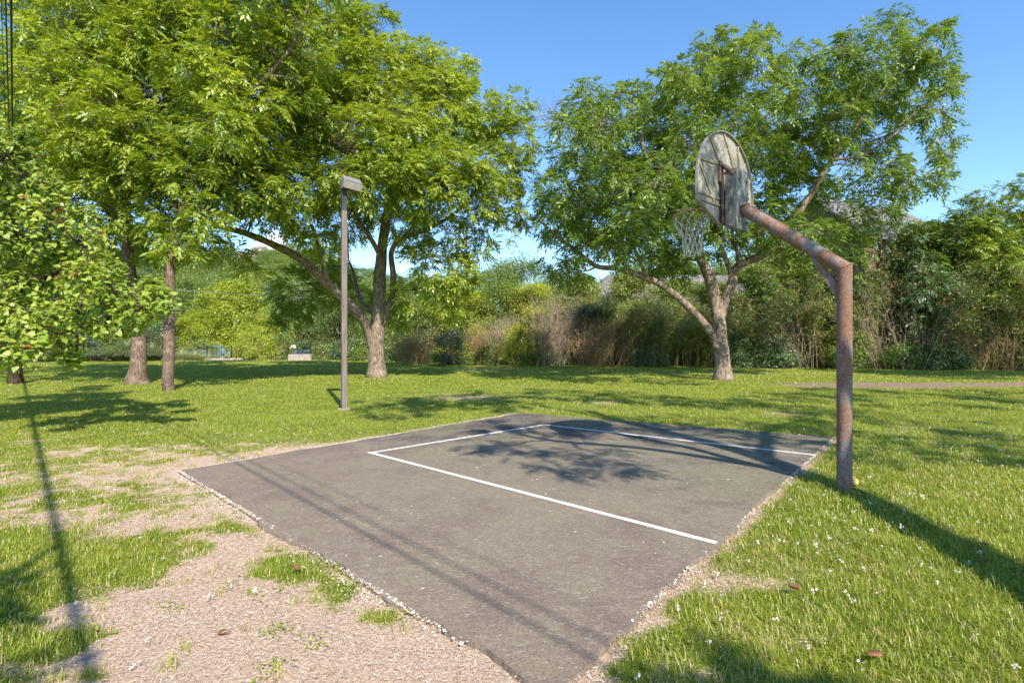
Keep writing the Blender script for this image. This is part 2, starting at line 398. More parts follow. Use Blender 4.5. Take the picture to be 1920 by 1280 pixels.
# court slab with ragged rim
def ragged(k, n, amp, s):
    a, b = CT[k], CT[(k+1) % 4]; tt = np.arange(n)/n; p = a[None]+(b-a)[None]*tt[:, None]; e = (b-a)/np.linalg.norm(b-a); nn = np.array([e[1], -e[0]])
    q = (fbm(tt*L_(a, b)*2.6, tt*0+s, s, 6)-.5)*amp*np.minimum(1, np.minimum(tt, 1-tt)*12)
    return p+nn[None]*q[:, None]
def L_(a, b): return float(np.linalg.norm(b-a))
rim = np.concatenate([ragged(k, 260, .20, 20+k) for k in range(4)])
from mathutils.geometry import tessellate_polygon
mb = MB(); n = len(rim); top = np.column_stack([rim, np.full(n, .020)]); c0 = rim.mean(0)
lo = np.column_stack([rim+(rim-c0)*.004, np.full(n, -.05)]); ii = np.arange(n); jj = (ii+1) % n
tri = np.array(tessellate_polygon([[Vector(p) for p in top]])); a3 = top[tri]; w = np.cross(a3[:, 1]-a3[:, 0], a3[:, 2]-a3[:, 0])[:, 2] < 0; tri[w] = tri[w][:, ::-1]
mb.add(np.vstack([top, lo]), tri, sm=False); f = np.stack([ii, ii+n, jj+n, jj], 1); mb.add(np.vstack([top, lo]), f, sm=False)
t = NT('court_asphalt'); co = t.coord()
big = t.noise(co, .55, 5, .6, .5); med = t.noise(co, 1.7, 9, .68, .5); fine = t.noise(co, 90, 4, .7); sc = t.noise(t.mapv(co, (1, 3.2, 1)), 4.5, 8, .75, 1.0)
vor = t.n('ShaderNodeTexVoronoi'); t.l(co, vor.inputs['Vector']); vor.inputs['Scale'].default_value = 240
col = t.ramp(med, [(.41, (.062, .053, .046)), (.50, (.110, .095, .082)), (.59, (.185, .158, .132))])
col = t.mix(t.ramp(t.math('ADD', big, t.math('MULTIPLY', t.math('SUBTRACT', med, .5), .5)), [(.46, 0.0), (.58, .85)]), col, (.165, .158, .082))          # worn greenish court paint
col = t.mix(t.ramp(sc, [(.46, 0.0), (.60, .85)]), col, (.080, .068, .058))
geo = t.n('ShaderNodeSeparateXYZ'); t.l(co, geo.inputs[0])
edge = t.math('ADD', t.math('MULTIPLY', geo.outputs[0], -.68), t.math('MULTIPLY', geo.outputs[1], -.70)); edge = t.math('ADD', edge, t.math('MULTIPLY', med, 1.2))
col = t.mix(t.ramp(t.math('MULTIPLY', t.math('ADD', edge, 6.6), .18), [(.30, 0.0), (.62, .55)]), col, (.25, .185, .15))   # bleached towards the near corner
dc = t.n('ShaderNodeVectorMath', operation='DISTANCE'); t.l(co, dc.inputs[0]); dc.inputs[1].default_value = (.9, 6.3, 0)
wear = t.math('SUBTRACT', t.math('MULTIPLY', med, 1.6), t.math('MULTIPLY', dc.outputs['Value'], .16)); col = t.mix(t.ramp(wear, [(.20, 0.0), (.55, .55)]), col, (.205, .180, .128))     # dusty worn middle
col = t.mix(t.ramp(fine, [(.36, .6), (.50, 0.0)]), col, (.05, .045, .045))
col = t.mix(t.ramp(fine, [(.57, 0.0), (.70, .55)]), col, (.36, .32, .28))
pit = t.noise(t.mapv(co, (1.0, 1.8, 1)), 22, 6, .85, .4); col = t.mix(t.ramp(pit, [(.535, 0.0), (.62, .7)]), col, (.36, .315, .265))
t.pbr(col, .88, t.bump(fine, .5, .006), spec=.25)
court = mb.build('court', t.m); tag(court, 'worn grey asphalt half court with patches of faded green', kind='structure')

# painted lines
A_, B_, C_, D_ = (G(693, 851)[:2], G(1018, 798)[:2], np.array([1.55, 4.16]), np.array([2.70*1.5, 7.24]))
C_ = G(1343, 1023)[:2]; D_ = G(1547, 858)[:2]
t = NT('line_paint'); co = t.coord(); n = t.noise(co, 55, 6, .8); n2 = t.noise(co, 5, 4)
t.pbr(t.mix(t.ramp(n, [(.55, 0.0), (.66, .75)]), t.ramp(n2, [(.3, (.66, .65, .63)), (.7, (.80, .79, .76))]), (.22, .20, .18)), .7)
mb = MB()
def strip(a, b, w, z=.024):
    e = (b-a)/np.linalg.norm(b-a); nn = np.array([-e[1], e[0]]); k = 60; tt = np.linspace(0, 1, k)[:, None]; p = a+(b-a)*tt
    j = (rng.random((k, 2))-.5)*.005
    V = np.concatenate([np.column_stack([p+nn*(w/2+j[:, :1]), np.full(k, z)]), np.column_stack([p-nn*(w/2+j[:, 1:]), np.full(k, z)])]); i = np.arange(k-1)
    mb.add(V, np.stack([i+k, i+k+1, i+1, i], 1), sm=False)
e1 = (C_-A_)/np.linalg.norm(C_-A_); e2 = (D_-B_)/np.linalg.norm(D_-B_); f1 = (B_-A_)/np.linalg.norm(B_-A_)
strip(A_-e1*.02, C_+e1*.0, .062); strip(B_, D_-e2*.10, .062); strip(A_+e1*.03+f1*.032, B_+e2*.03-f1*.032, .062, .0242)
o = mb.build('court_lines', t.m); tag(o, 'white painted lane lines on the asphalt court', kind='structure')

# ---------------------------------------------------------------- grass, straw, gravel
def scatter(y0, y1, dens):
    n = int(dens*(.95*(y1*y1-y0*y0)+3.4*(y1-y0))*1.02)
    yy = np.sqrt(rng.random(n)*(y1*y1-y0*y0)+y0*y0) if y1 > 0 else rng.uniform(y0, y1, n)
    xx = rng.uniform(-1, 1, n)*(.95*yy+1.7); return xx, yy
def blades(mb, x, y, h, w, v, quad=True, lean=.5):
    n = len(x); th = rng.uniform(0, 6.283, n); fx = np.stack([np.cos(th), np.sin(th), 0*th], 1); sd = np.stack([-np.sin(th), np.cos(th), 0*th], 1)
    b = np.stack([x, y, hgt(x, y)-.004], 1); ln = (lean*rng.uniform(.2, 1.3, n)*h)[:, None]; h = h[:, None]; w = w[:, None] if hasattr(w, '__len__') else w
    up = np.array([0, 0, 1.]); m = b+fx*ln*.35+up*h*.6; tp = b+fx*ln+up*h*rng.uniform(.75, 1, (n, 1))
    if quad:
        V = np.stack([b-sd*w/2, b+sd*w/2, m+sd*w*.42, m-sd*w*.42, tp], 1).reshape(-1, 3); k = np.arange(n)[:, None]*5
        mb.add(V, k+np.array([[0, 1, 2, 3]]), k+np.array([[3, 2, 4]]), sm=False, v=v)
    else:
        V = np.stack([b-sd*w/2, b+sd*w/2, tp], 1).reshape(-1, 3); k = np.arange(n)[:, None]*3
        mb.add(V, k+np.array([[0, 1, 2]]), sm=False, v=v)
gz = MB()
for (y0, y1, dens, h0, w0, quad) in ((1.7, 4.2, 6000, .060, .0042, True), (4.2, 7.5, 3600, .060, .0055, True), (7.5, 12, 1900, .06, .008, False), (12, 19, 760, .062, .013, False), (19, 31, 260, .07, .026, False), (31, 46, 100, .08, .05, False)):
    x, y = scatter(y0, y1, dens); d = poly_sd(x, y, CT)
    cell = np.floor(x*16)+np.floor(y*16)*1000; clump = vnoise(x*14, y*14, 2)
    b = bare_at(x, y); dr = dirt_at(x, y)
    rag = (fbm(x*4, y*4, 12)-.5)*.24+.015
    keep = (d > rag-.01) & (rng.random(len(x)) > b*1.02-.02+.25*(clump < .3)) & (rng.random(len(x)) > dr*1.1)
    keep &= (np.hypot(x-3.535, y-5.75) > .06) & (np.hypot(x-3.50, y-5.60) > .13)
    x, y, b, clump = x[keep], y[keep], b[keep], clump[keep]; n = len(x)
    tall = vnoise(x*.9, y*.9, 31); right = np.clip((x+y*.1-.5)/2, 0, 1)
    h = h0*.80*rng.uniform(.4, 1.35, n)*(.65+.55*clump)*(.75+.35*tall+.25*right)*(1-.35*b)
    v = .30+.30*fbm(x*.7, y*.7, 15)+.25*(clump-.5)+rng.normal(0, .13, n)
    v = np.where(rng.random(n) < .12+b*1.25, rng.uniform(.78, 1.0, n), np.clip(v, 0, .76))
    blades(gz, x, y, h, w0*rng.uniform(.6, 1.3, n), np.clip(v, 0, 1), quad, 1.0)
# tufts left standing in the straw
x, y = scatter(1.7, 8, 26); d = poly_sd(x, y, CT); b = bare_at(x, y); k = (d > .03) & (b > .5) & (rng.random(len(x)) < .55); x, y = x[k], y[k]
m = 16; X2 = np.repeat(x, m)+rng.normal(0, .022, len(x)*m); Y2 = np.repeat(y, m)+rng.normal(0, .022, len(x)*m)
# low spreading weeds
wx, wy = scatter(1.8, 9, 5); kk = poly_sd(wx, wy, CT) > .05; wx, wy = wx[kk], wy[kk]; m2 = 26; wn = len(wx)*m2
wc = np.stack([np.repeat(wx, m2), np.repeat(wy, m2), np.repeat(hgt(wx, wy), m2)], 1)+np.stack([rng.normal(0, .05, wn), rng.normal(0, .05, wn), rng.uniform(.008, .035, wn)], 1)
gz.leaves(wc, nrm(np.stack([rng.normal(size=wn), rng.normal(size=wn), rng.uniform(-.1, .5, wn)], 1)), nrm(rng.normal(0, .3, (wn, 3))+[0, 0, 1]), rng.uniform(.012, .028, wn), rng.uniform(.008, .018, wn), v=rng.uniform(.15, .7, wn))
vv = np.clip(np.repeat(rng.choice([.35, .5, .7, .88, .9], len(x)), m)+rng.normal(0, .07, len(X2)), 0, 1)
blades(gz, X2, Y2, rng.uniform(.03, .10, len(X2)), np.full(len(X2), .0038), vv, True, .6)
o = gz.build('grass', M['grass']); tag(o, 'short green grass blades of the lawn thinning out in the straw patches', 'grass', kind='stuff')
# dead clippings lying flat
x, y = scatter(1.7, 10, 1500); b = bare_at(x, y); d = poly_sd(x, y, CT); k = (d > -.02) & (rng.random(len(x)) < b*1.2+.03); x, y = x[k], y[k]; n = len(x)
# plus more close up
x2, y2 = scatter(1.7, 4.8, 5200); b = bare_at(x2, y2); d = poly_sd(x2, y2, CT); k = (d > .0) & (rng.random(len(x2)) < b*1.1-.1); x = np.r_[x, x2[k]]; y = np.r_[y, y2[k]]; n = len(x)
c = np.stack([x, y, hgt(x, y)+rng.uniform(.002, .022, n)], 1); dd = nrm(np.stack([rng.normal(0, 1, n), rng.normal(0, 1, n), rng.normal(0, .18, n)], 1)); nn = nrm(np.stack([rng.normal(0, .4, n), rng.normal(0, .4, n), np.ones(n)], 1))
mb = MB(); mb.leaves(c, dd, nn, rng.uniform(.008, .044, n), rng.uniform(.0012, .0036, n), v=rng.random(n))
t = NT('straw'); t.pbr(t.ramp(t.attr('v'), [(0, (.13, .085, .055)), (.12, (.26, .18, .12)), (.35, (.48, .355, .26)), (.75, (.65, .52, .40)), (1, (.80, .69, .57))]), .8)
o = mb.build('dead_grass', t.m); tag(o, 'pale dead grass clippings lying on the bare patches', 'dead grass', kind='stuff')

def stones(mb, c, r, flat=.6):
    n = len(c); base = np.array([[1, 0, 0], [0, 1, 0], [-1, 0, 0], [0, -1, 0], [0, 0, 1], [0, 0, -1]], float)
    V = c[:, None]+base[None]*r[:, None, None]*rng.uniform(.6, 1.3, (n, 6, 1))*np.array([1, 1, flat])+rng.normal(0, .15, (n, 6, 3))*r[:, None, None]
    k = np.arange(n)[:, None]*6; f = np.concatenate([k+np.array([q]) for q in ((0, 1, 4), (1, 2, 4), (2, 3, 4), (3, 0, 4), (1, 0, 5), (2, 1, 5), (3, 2, 5), (0, 3, 5))])
    mb.add(V.reshape(-1, 3), f, sm=False, v=np.tile(rng.random(n), 8))
mb = MB()
for k in range(4):
    a, b = CT[k], CT[(k+1) % 4]; n = (5200, 2200, 3600, 7000)[k]; tt = rng.random(n)**(1 if k not in (2, 3) else 1); e = (b-a)/L_(a, b); nn = np.array([e[1], -e[0]])
    if np.dot(nn, c0-a) > 0: nn = -nn
    off = np.abs(rng.normal(0, (.07, .06, .04, .085)[k], n))+.0; patch = fbm(tt*L_(a, b)*1.5, tt*0+k, 40+k); ok = patch > rng.uniform(.3, .6, n)
    p = a+(b-a)*tt[:, None]+nn*(off-.02)[:, None]; p = p[ok]; r = rng.uniform(.0015, .0055, len(p))*rng.choice([1, 1, 1, 1, 1, 2.2], len(p)); 
    stones(mb, np.column_stack([p, np.maximum(hgt(p[:, 0], p[:, 1]), 0)+r*.3+np.where(poly_sd(p[:, 0], p[:, 1], CT) < .02, .018, 0)]), r)
t = NT('caliche'); t.pbr(t.ramp(t.attr('v'), [(0, (.34, .27, .21)), (.5, (.52, .43, .36)), (1, (.70, .63, .56))]), .9)
o = mb.build('gravel', t.m); tag(o, 'crumbs of pale gravel along the broken rim of the court', 'gravel', kind='stuff')
# fallen white blossom in the grass and on the court
mb = MB()
x, y = scatter(1.9, 9.5, 20); keep = (rng.random(len(x)) < np.where(x > .25*y-.3, .95, .16)) & (poly_sd(x, y, CT) > .05) & (vnoise(x*1.6, y*1.6, 50) > .25); x, y = x[keep], y[keep]
m = 6; n = len(x)*m; c = np.stack([np.repeat(x, m), np.repeat(y, m), np.repeat(hgt(x, y)+rng.uniform(.03, .06, len(x)), m)], 1)+rng.normal(0, .007, (n, 3))
sz = np.repeat(rng.uniform(.005, .014, len(x)), m)
mb.leaves(c, nrm(rng.normal(size=(n, 3))), nrm(rng.normal(size=(n, 3))+[0, 0, 1]), sz*1.4, sz, v=rng.random(n))
x = rng.uniform(-3.5, 4.8, 4200); y = rng.uniform(2.5, 11.4, 4200); k = (poly_sd(x, y, CT) < -.05) & (vnoise(x*1.2, y*1.2, 60)**2 > rng.random(4200)*.8); x, y = x[k], y[k]; n = len(x)
s2 = rng.uniform(.003, .010, n)*rng.choice([1, 1, 1, 1, 1, 3.2], n)
mb.leaves(np.stack([x, y, np.full(n, .0255)], 1), nrm(np.stack([rng.normal(size=n), rng.normal(size=n), 0*x], 1)), nrm(rng.normal(0, .15, (n, 3))+[0, 0, 1]), s2, s2*.6, v=rng.random(n))
t = NT('petals'); t.pbr(t.ramp(t.attr('v'), [(0, (.52, .44, .34)), (.4, (.66, .60, .52)), (1, (.80, .77, .72))]), .8)
o = mb.build('petals', t.m); tag(o, 'white fallen blossom scattered in the grass and on the court', 'petals', kind='stuff')
# ---------------------------------------------------------------- basketball hoop
M['steel'] = (lambda: (lambda t: (lambda co: (lambda n, f, r: t.pbr(
    t.mix(r, t.ramp(f, [(.35, (.11, .11, .12)), (.65, (.225, .215, .225))]), t.ramp(f, [(.3, (.11, .052, .034)), (.6, (.255, .13, .082))])),
    t.ramp(r, [(0, .42), (1, .9)]), t.bump(t.mix(.5, n, f), .6, .006), spec=.35))(
    t.noise(co, 7, 8, .7, .3), t.noise(co, 45, 5, .7), t.ramp(t.math('ADD', t.noise(t.mapv(co, (1, 1, .32)), 9, 8, .68, .4), t.math('MULTIPLY', t.noise(co, 60, 4), .12)), [(.45, 0.0), (.60, .92)])))(t.coord()))(NT('rusty_steel')))()
M['rim'] = simple('rusty_orange', (.42, .16, .09), (.62, .32, .20), 12, .7, .3, .002)
t = NT('weathered_board'); co = t.coord(); n = t.noise(co, 5, 7, .65, .3); m_ = t.noise(co, 38, 6, .75); q = t.noise(t.mapv(co, (1, 1, .35)), 8, 5)
c_ = t.ramp(n, [(.3, (.24, .225, .20)), (.7, (.42, .40, .36))]); c_ = t.mix(t.ramp(m_, [(.48, 0.0), (.60, .75)]), c_, (.14, .13, .105)); c_ = t.mix(t.ramp(q, [(.55, 0.0), (.7, .5)]), c_, (.24, .18, .11))
M['board'] = t.pbr(c_, .75, t.bump(m_, .4, .004))
t = NT('board_rib'); co = t.coord(); n = t.noise(co, 14, 6, .7); M['rib'] = t.pbr(t.ramp(n, [(.3, (.19, .17, .11)), (.7, (.38, .35, .26))]), .8, t.bump(n, .4, .004))
t = NT('peeling_plate'); co = t.coord(); n = t.noise(t.mapv(co, (1, 1, .4)), 20, 8, .75, .3); n2 = t.noise(co, 6, 4)
c_ = t.ramp(n2, [(.3, (.10, .105, .115)), (.7, (.22, .215, .21))]); c_ = t.mix(t.ramp(n, [(.53, 0.0), (.60, .85)]), c_, (.50, .47, .40)); c_ = t.mix(t.ramp(n, [(.34, .6), (.42, 0.0)]), c_, (.22, .10, .06))
M['plate'] = t.pbr(c_, .6, t.bump(n, .4, .004))
M['net'] = simple('net_cord', (.50, .50, .44), (.72, .71, .65), 30, .9)

base = np.array([3.34, 5.60, 0.])
hoop = thing('basketball_hoop', 'rusty bent steel pipe basketball hoop with fan board standing at the court edge', 'basketball hoop', base)
un = nrm(np.array([-.68, .73, 0.])); uu = np.array([.73, .68, 0.]); uu = nrm(uu-un*np.dot(uu, un)); uz = np.array([0, 0, 1.])
BC = np.array([2.49, 6.50, 0.])
def B3(a, b, z): return BC+uu*a+un*b+uz*z          # board frame: a along the board, b towards the court, z up
elbow = base+uz*2.235; armend = B3(.0, -.20, 3.02)
ad = nrm(armend-elbow); Rp = .0705
# mitred pipe: rings of post and arm share the bisecting plane
def mitre_pipe(mb, p0, p1, d_other, sides=32, at_end=True, n=24):
    d = nrm(p1-p0); s1 = nrm(np.cross(d, np.array([.12, .31, .9]) if abs(d[2]) < .95 else np.array([1., 0, 0]))); s2 = np.cross(d, s1); th = np.arange(sides)/sides*2*math.pi
    ring = s1*np.cos(th)[:, None]*Rp+s2*np.sin(th)[:, None]*Rp
    nrm_pl = nrm(d-d_other if at_end else d_other-d)*1.0
    bis = nrm(d+d_other)
    V = []
    for k in range(n+1):
        t_ = k/n; c = p0+(p1-p0)*t_; r = c+ring
        if at_end and k == n: r = p1+ring-d*((ring@bis)/np.dot(d, bis))[:, None]
        if not at_end and k == 0: r = p0+ring-d*((ring@bis)/np.dot(d, bis))[:, None]
        V.append(r)
    V = np.concatenate(V); i = np.arange(n)[:, None]*sides; j = np.arange(sides)[None]; k2 = (j+1) % sides
    f = np.stack([i+j, i+k2, i+sides+k2, i+sides+j], -1).reshape(-1, 4)
    a = V[f[0]]; 
    if np.dot(np.cross(a[1]-a[0], a[2]-a[0]), a[0]-(p0+p1)/2) < 0 and False: f = f[:, ::-1]
    mb.add(V, f)
mb = MB(); mitre_pipe(mb, base-uz*.15, elbow, ad, at_end=True); mb.build('post', M['steel'], hoop)
mb = MB(); mitre_pipe(mb, elbow, armend, uz, at_end=False); mb.build('arm', M['steel'], hoop)
bd = nrm(ad+uz)
sx = nrm(np.cross(ad, uz)); c2 = np.cross(sx, bd); th = np.arange(40)/40*2*math.pi
ringw = [elbow+sx*math.cos(q)*(Rp+.001)+c2*math.sin(q)*(Rp+.001)/max(.2, np.dot(ad, bd)) for q in th]
mb = MB(); mb.tube(ringw, .0042, 6, close=True); mb.build('weld_seam', M['steel'], hoop)
hd = nrm(np.array([ad[0], ad[1], 0])); side = np.cross(hd, uz)
mb = MB()
for sgn in (-1, 1):
    pA = base+hd*(Rp-.004)+uz*1.93; pB = base+hd*(Rp-.004)+uz*2.10; pC = elbow+ad*.30-nrm(np.cross(side, ad))*0; low = nrm(np.cross(ad, side)); low = low if low[2] < 0 else -low
    pC = elbow+ad*.36+low*(Rp-.003); pD = elbow+ad*.23+low*(Rp-.003)
    mb.prism([q+side*(sgn*.022-.003) for q in (pA, pC, pD, pB)], side*.006)
mb.prism([q-side*.022 for q in (pA, pC, pC-ad*.008, pA+uz*.012)], side*.044)
mb.build('gusset_brace', M['steel'], hoop)

# fan backboard
def fan(n=40):
    P_ = [(-.20, 2.84), (.20, 2.84), (.672, 3.03), (.69, 3.10), (.69, 3.24)]
    for k in range(1, n):
        q = math.pi*k/n; P_.append((.69*math.cos(q)*(1 if True else 1), 3.24+.69*math.sin(q)))
    return P_+[(-.69, 3.24), (-.69, 3.10), (-.672, 3.03)]
out = fan(); bb = MB(); bb.prism([B3(a, 0, z) for a, z in out][::-1], un*.006); board = bb.build('backboard', M['board'], hoop)
rb = MB(); loop = [B3(a, -.012, z) for a, z in out]
L2 = [np.array(q) for q in out]
for i in range(len(out)):                      # folded rim of the board
    a, b = L2[i], L2[(i+1) % len(out)]; c_ = (a+b)/2; e = b-a; l = np.linalg.norm(e); e = e/l; nn = np.array([-e[1], e[0]])
    rb.box(B3(c_[0]+nn[0]*.005, -.0145, c_[1]+nn[1]*.005), (uu*e[0]+uz*e[1])*(l/2+.001), (uu*nn[0]+uz*nn[1])*.005, un*.014)
rb.build('board_edge', M['board'], board)
def rib(a0, z0, a1, z1, w=.016, h=.013):
    m = MB(); e = np.array([a1-a0, z1-z0]); l = np.linalg.norm(e); e /= l; nn = np.array([-e[1], e[0]])
    m.box(B3((a0+a1)/2, -h/2-.0015, (z0+z1)/2), (uu*e[0]+uz*e[1])*l/2, (uu*nn[0]+uz*nn[1])*w, un*h/2); m.build('rib', M['rib'], board, bevel=.003)
hub = (-.10, 3.50)
for q in ():
    th = math.radians(q); dx, dz = math.cos(th), math.sin(th); tt = .3
    while ((hub[0]+dx*tt)**2+(max(0, hub[1]+dz*tt-3.24))**2) < .665**2: tt += .01
    rib(hub[0]+dx*.06, hub[1]+dz*.06, hub[0]+dx*tt, hub[1]+dz*tt)
for q_ in ((-.38, 3.80, -.17, 3.55), (-.05, 3.905, .28, 3.45), (-.64, 3.50, -.17, 3.53), (-.62, 3.46, -.27, 3.06), (.30, 3.84, .34, 3.50), (.64, 3.50, .31, 3.06)): rib(*q_)
for q_ in ((-.62, 3.24, .06, 3.76), (.62, 3.26, .10, 3.62), (.10, 3.30, .52, 3.68)): rib(*q_, .007, .008)
rib(-.66, 3.13, .66, 3.13, .014); rib(-.63, 3.055, .63, 3.055, .012)
# box-shaped steel mount between arm and board
mb = MB(); mb.box(B3(0, -.197, 3.11), uu*.15, un*.006, uz*.34); mb.build('mounting_plate', M['plate'], hoop, bevel=.003)
for sgn in (-1, 1):
    mb = MB(); mb.box(B3(sgn*.144, -.130, 3.11), uu*.005, un*.060, uz*.338); mb.build('side_plate', M['plate'], hoop, bevel=.003)
M['frame'] = simple('rusty_frame', (.07, .045, .035), (.20, .145, .115), 16, .85)
for sgn in (-1, 1):
    mb = MB(); mb.box(B3(sgn*.155, -.035, 3.13), uu*.018, un*.006, uz*.29); mb.box(B3(sgn*.17, -.047, 3.13), uu*.003, un*.018, uz*.289); mb.build('upright_bar', M['frame'], hoop)
    for z0, z1 in ((3.40, 3.46), (2.88, 2.80)):
        m = MB(); m.tube([B3(sgn*.15, -.03, z0), B3(sgn*.152, -.16, z1-.02)], .013, 6); m.build('strut', M['frame'], hoop)
mb = MB(); mb.tube([B3(-.16, -.02, 3.52), B3(-.155, -.09, 3.47), B3(-.14, -.17, 3.38)], .028, 8); mb.box(B3(-.155, -.02, 3.44), uu*.045, un*.014, uz*.12); mb.build('hub_bracket', M['frame'], hoop)
for a in (-.1, .1):
    for z in (2.86, 3.33):
        m = MB(); m.tube([B3(a, -.204, z), B3(a, -.216, z)], .012, 6); m.build('bolt', M['frame'], hoop)
m = MB(); m.tube([B3(0, -.201, 3.02)-ad*.012, B3(0, -.206, 3.02)-ad*.0], .086, 24); m.build('weld_collar', M['steel'], hoop)
# rim, drooping a little at its front
tilt = math.radians(7); RC = B3(0, .42, 3.045)
rf = un*math.cos(tilt)-uz*math.sin(tilt)
def rimpt(q, r=.2286): return RC+uu*math.cos(q)*r+rf*math.sin(q)*r
m = MB(); m.tube([rimpt(k/56*2*math.pi) for k in range(56)], .0105, 8, close=True)
rimo = m.build('rim', M['rim'], hoop)
m = MB()
for s_ in (-1, 1): m.tube(smooth([rimpt(-math.pi/2+s_*.75), B3(s_*.10, .13, 3.055), B3(s_*.075, .012, 3.03)], 5), .0075, 6)
m.tube(smooth([rimpt(-math.pi/2-.6), B3(0, .17, 3.04), rimpt(-math.pi/2+.6)], 4), .007, 6)
m.box(B3(0, .012, 3.02), uu*.10, un*.005, uz*.055); m.build('rim_bracket', M['rim'], rimo)
nt = MB(); NS = 12
def netpt(ang, t_):
    r = .2286*(1-t_)**1.5*1+.088*(1-(1-t_)**1.5)+.012*math.sin(t_*9); c = RC*(1)+rf*0-uz*(.02+.47*t_)+un*(-.0*t_)
    return c+uu*math.cos(ang)*r+(rf*(1-t_)+un*t_)*math.sin(ang)*r
for k in range(NS):
    a0 = k*2*math.pi/NS
    nt.tube([rimpt(a0), netpt(a0+.03, .10)], .004, 5)
    for s_ in (-1, 1):
        pts = []
        for j in range(31):
            t_ = j/30; lv = t_*5; kx = (lv % 1); w = math.floor(lv)
            ang = a0+s_*(lv*math.pi/NS)*(1 if t_ > .0 else 0)+.06*math.sin(k*2.3+t_*5)
            tt = .06+.94*t_+.012*math.sin(k*1.7+s_+t_*11); pts.append(netpt(ang, min(tt, 1.03)))
        nt.tube(pts, .0043, 5)
for lv in (1, 2, 3, 4, 5):
    for k in range(NS):
        ang = (k+(lv % 2)*.5)*2*math.pi/NS+.06*math.sin(k*2.3+lv); p = netpt(ang, .06+.94*lv/5); nt.tube([p-uz*.011, p+uz*.012], .0095, 5)
nt.build('net', M['net'], hoop)

# ball and leaves lying about
g = base+np.array([.13, -.06, 0]); gx = G(1603, 910)
m = bpy.data.meshes.new('ball'); import bmesh
bm = bmesh.new(); bmesh.ops.create_uvsphere(bm, u_segments=24, v_segments=14, radius=.038); bm.to_mesh(m); bm.free()
for p_ in m.polygons: p_.use_smooth = True
o = bpy.data.objects.new('ball', m); C.objects.link(o); o.location = (3.535, 5.75, .052); t = NT('yellow_felt'); t.pbr(t.ramp(t.noise(t.coord(), 30), [(.3, (.62, .50, .12)), (.7, (.78, .68, .26))]), .9); m.materials.append(t.m)
tag(o, 'small yellow ball in the grass beside the rusty hoop post', 'ball')
M['deadleaf'] = simple('dead_leaf', (.14, .06, .03), (.30, .15, .08), 20, .8)
def deadleaf(px, py, L, ang, label, curl=.4, up=.05):
    g = G(px, py); g[2] = hgt(g[:1], g[1:2])[0]+up; mb = MB(); n = 9; V = []
    for i in range(n):
        t_ = i/(n-1); w = L*.30*math.sin(math.pi*(t_**.8))+.001
        for s_ in (-1, 0, 1):
            x_ = (t_-.5)*L; y_ = s_*w; z_ = curl*abs(s_)*w+.25*L*(t_-.5)**2*curl*3; V.append(g+np.array([x_*math.cos(ang)-y_*math.sin(ang), x_*math.sin(ang)+y_*math.cos(ang), z_]))
    f = [[i*3+j, i*3+3+j, i*3+4+j, i*3+1+j] for i in range(n-1) for j in (0, 1)]; mb.add(V, f)
    o = mb.build('fallen_leaf', M['deadleaf']); sd = o.modifiers.new('thick', 'SOLIDIFY'); sd.thickness = .0008
    tag(o, label, 'leaf', 'brown fallen leaves')
deadleaf(556, 1080, .09, 2.0, 'curled brown leaf on the green tuft left of the court edge', .7)
deadleaf(1642, 1246, .085, .3, 'broad brown leaf in the grass at the bottom right', .25)
deadleaf(1487, 1120, .08, 2.3, 'narrow brown leaf standing in the grass right of the court corner', .9)
deadleaf(1846, 1036, .07, .9, 'pale brown leaf in the shade stripe far right', .5)
deadleaf(420, 1190, .07, .1, 'flat brown leaf on the straw patch left of the court', .2, .012)

# ---------------------------------------------------------------- lamp post
lp = G(645, 767); lamp = thing('lamp_post', 'square weathered wood lamp post with boxy grey floodlight left of the court', 'lamp post', lp)
t = NT('old_timber'); co = t.coord(); n = t.noise(t.mapv(co, (1, 1, .06)), 38, 8, .7); n2 = t.noise(t.mapv(co, (1, 1, .5)), 5, 4)
c_ = t.ramp(n, [(.3, (.075, .062, .052)), (.5, (.17, .143, .125)), (.7, (.26, .225, .20))]); M['timber'] = t.pbr(t.mix(t.ramp(n2, [(.56, 0.0), (.72, .6)]), c_, (.30, .12, .06)), .85, t.bump(n, .7, .01))
rot = math.radians(28); ux = np.array([math.cos(rot), math.sin(rot), 0]); uy = np.array([-math.sin(rot), math.cos(rot), 0])
H0 = 4.38
mb = MB(); mb.prism([lp+np.array([math.cos(q)*.15*(1+.2*math.sin(q*3+1)), math.sin(q)*.14*(1+.2*math.sin(q*2)), -.02]) for q in np.arange(16)/16*6.283], [0, 0, .045]); mb.build('footing', simple('old_concrete', (.20, .165, .13), (.34, .29, .235), 14, .95), lamp, bevel=.008)
mb = MB(); mb.box(lp+uz*(H0/2-.1), ux*.060, uy*.060, uz*(H0/2+.1)); mb.build('pole', M['timber'], lamp, bevel=.006)
M['blackmetal'] = simple('black_paint', (.018, .02, .024), (.05, .055, .065), 9, .45)
mb = MB(); mb.box(lp+uz*(H0+.235), ux*.057, uy*.057, uz*.245); mb.build('metal_sleeve', M['blackmetal'], lamp, bevel=.004)
M['housing'] = simple('grey_casting', (.15, .135, .13), (.24, .215, .21), 30, .75)
hx = np.array([.84, .54, 0]); hx = nrm(hx-uz*.13); hy = nrm(np.array([-.54, .84, 0])); hzv = np.cross(hx, hy)
hc = lp+uz*(H0+.575)+hx*.14
mb = MB(); sec = [(-.27, -.15), (-.27, .05), (-.22, .135), (.22, .135), (.27, .05), (.27, -.15)]
def hpt(a, b, c): return hc+hx*a+hy*b+hzv*c
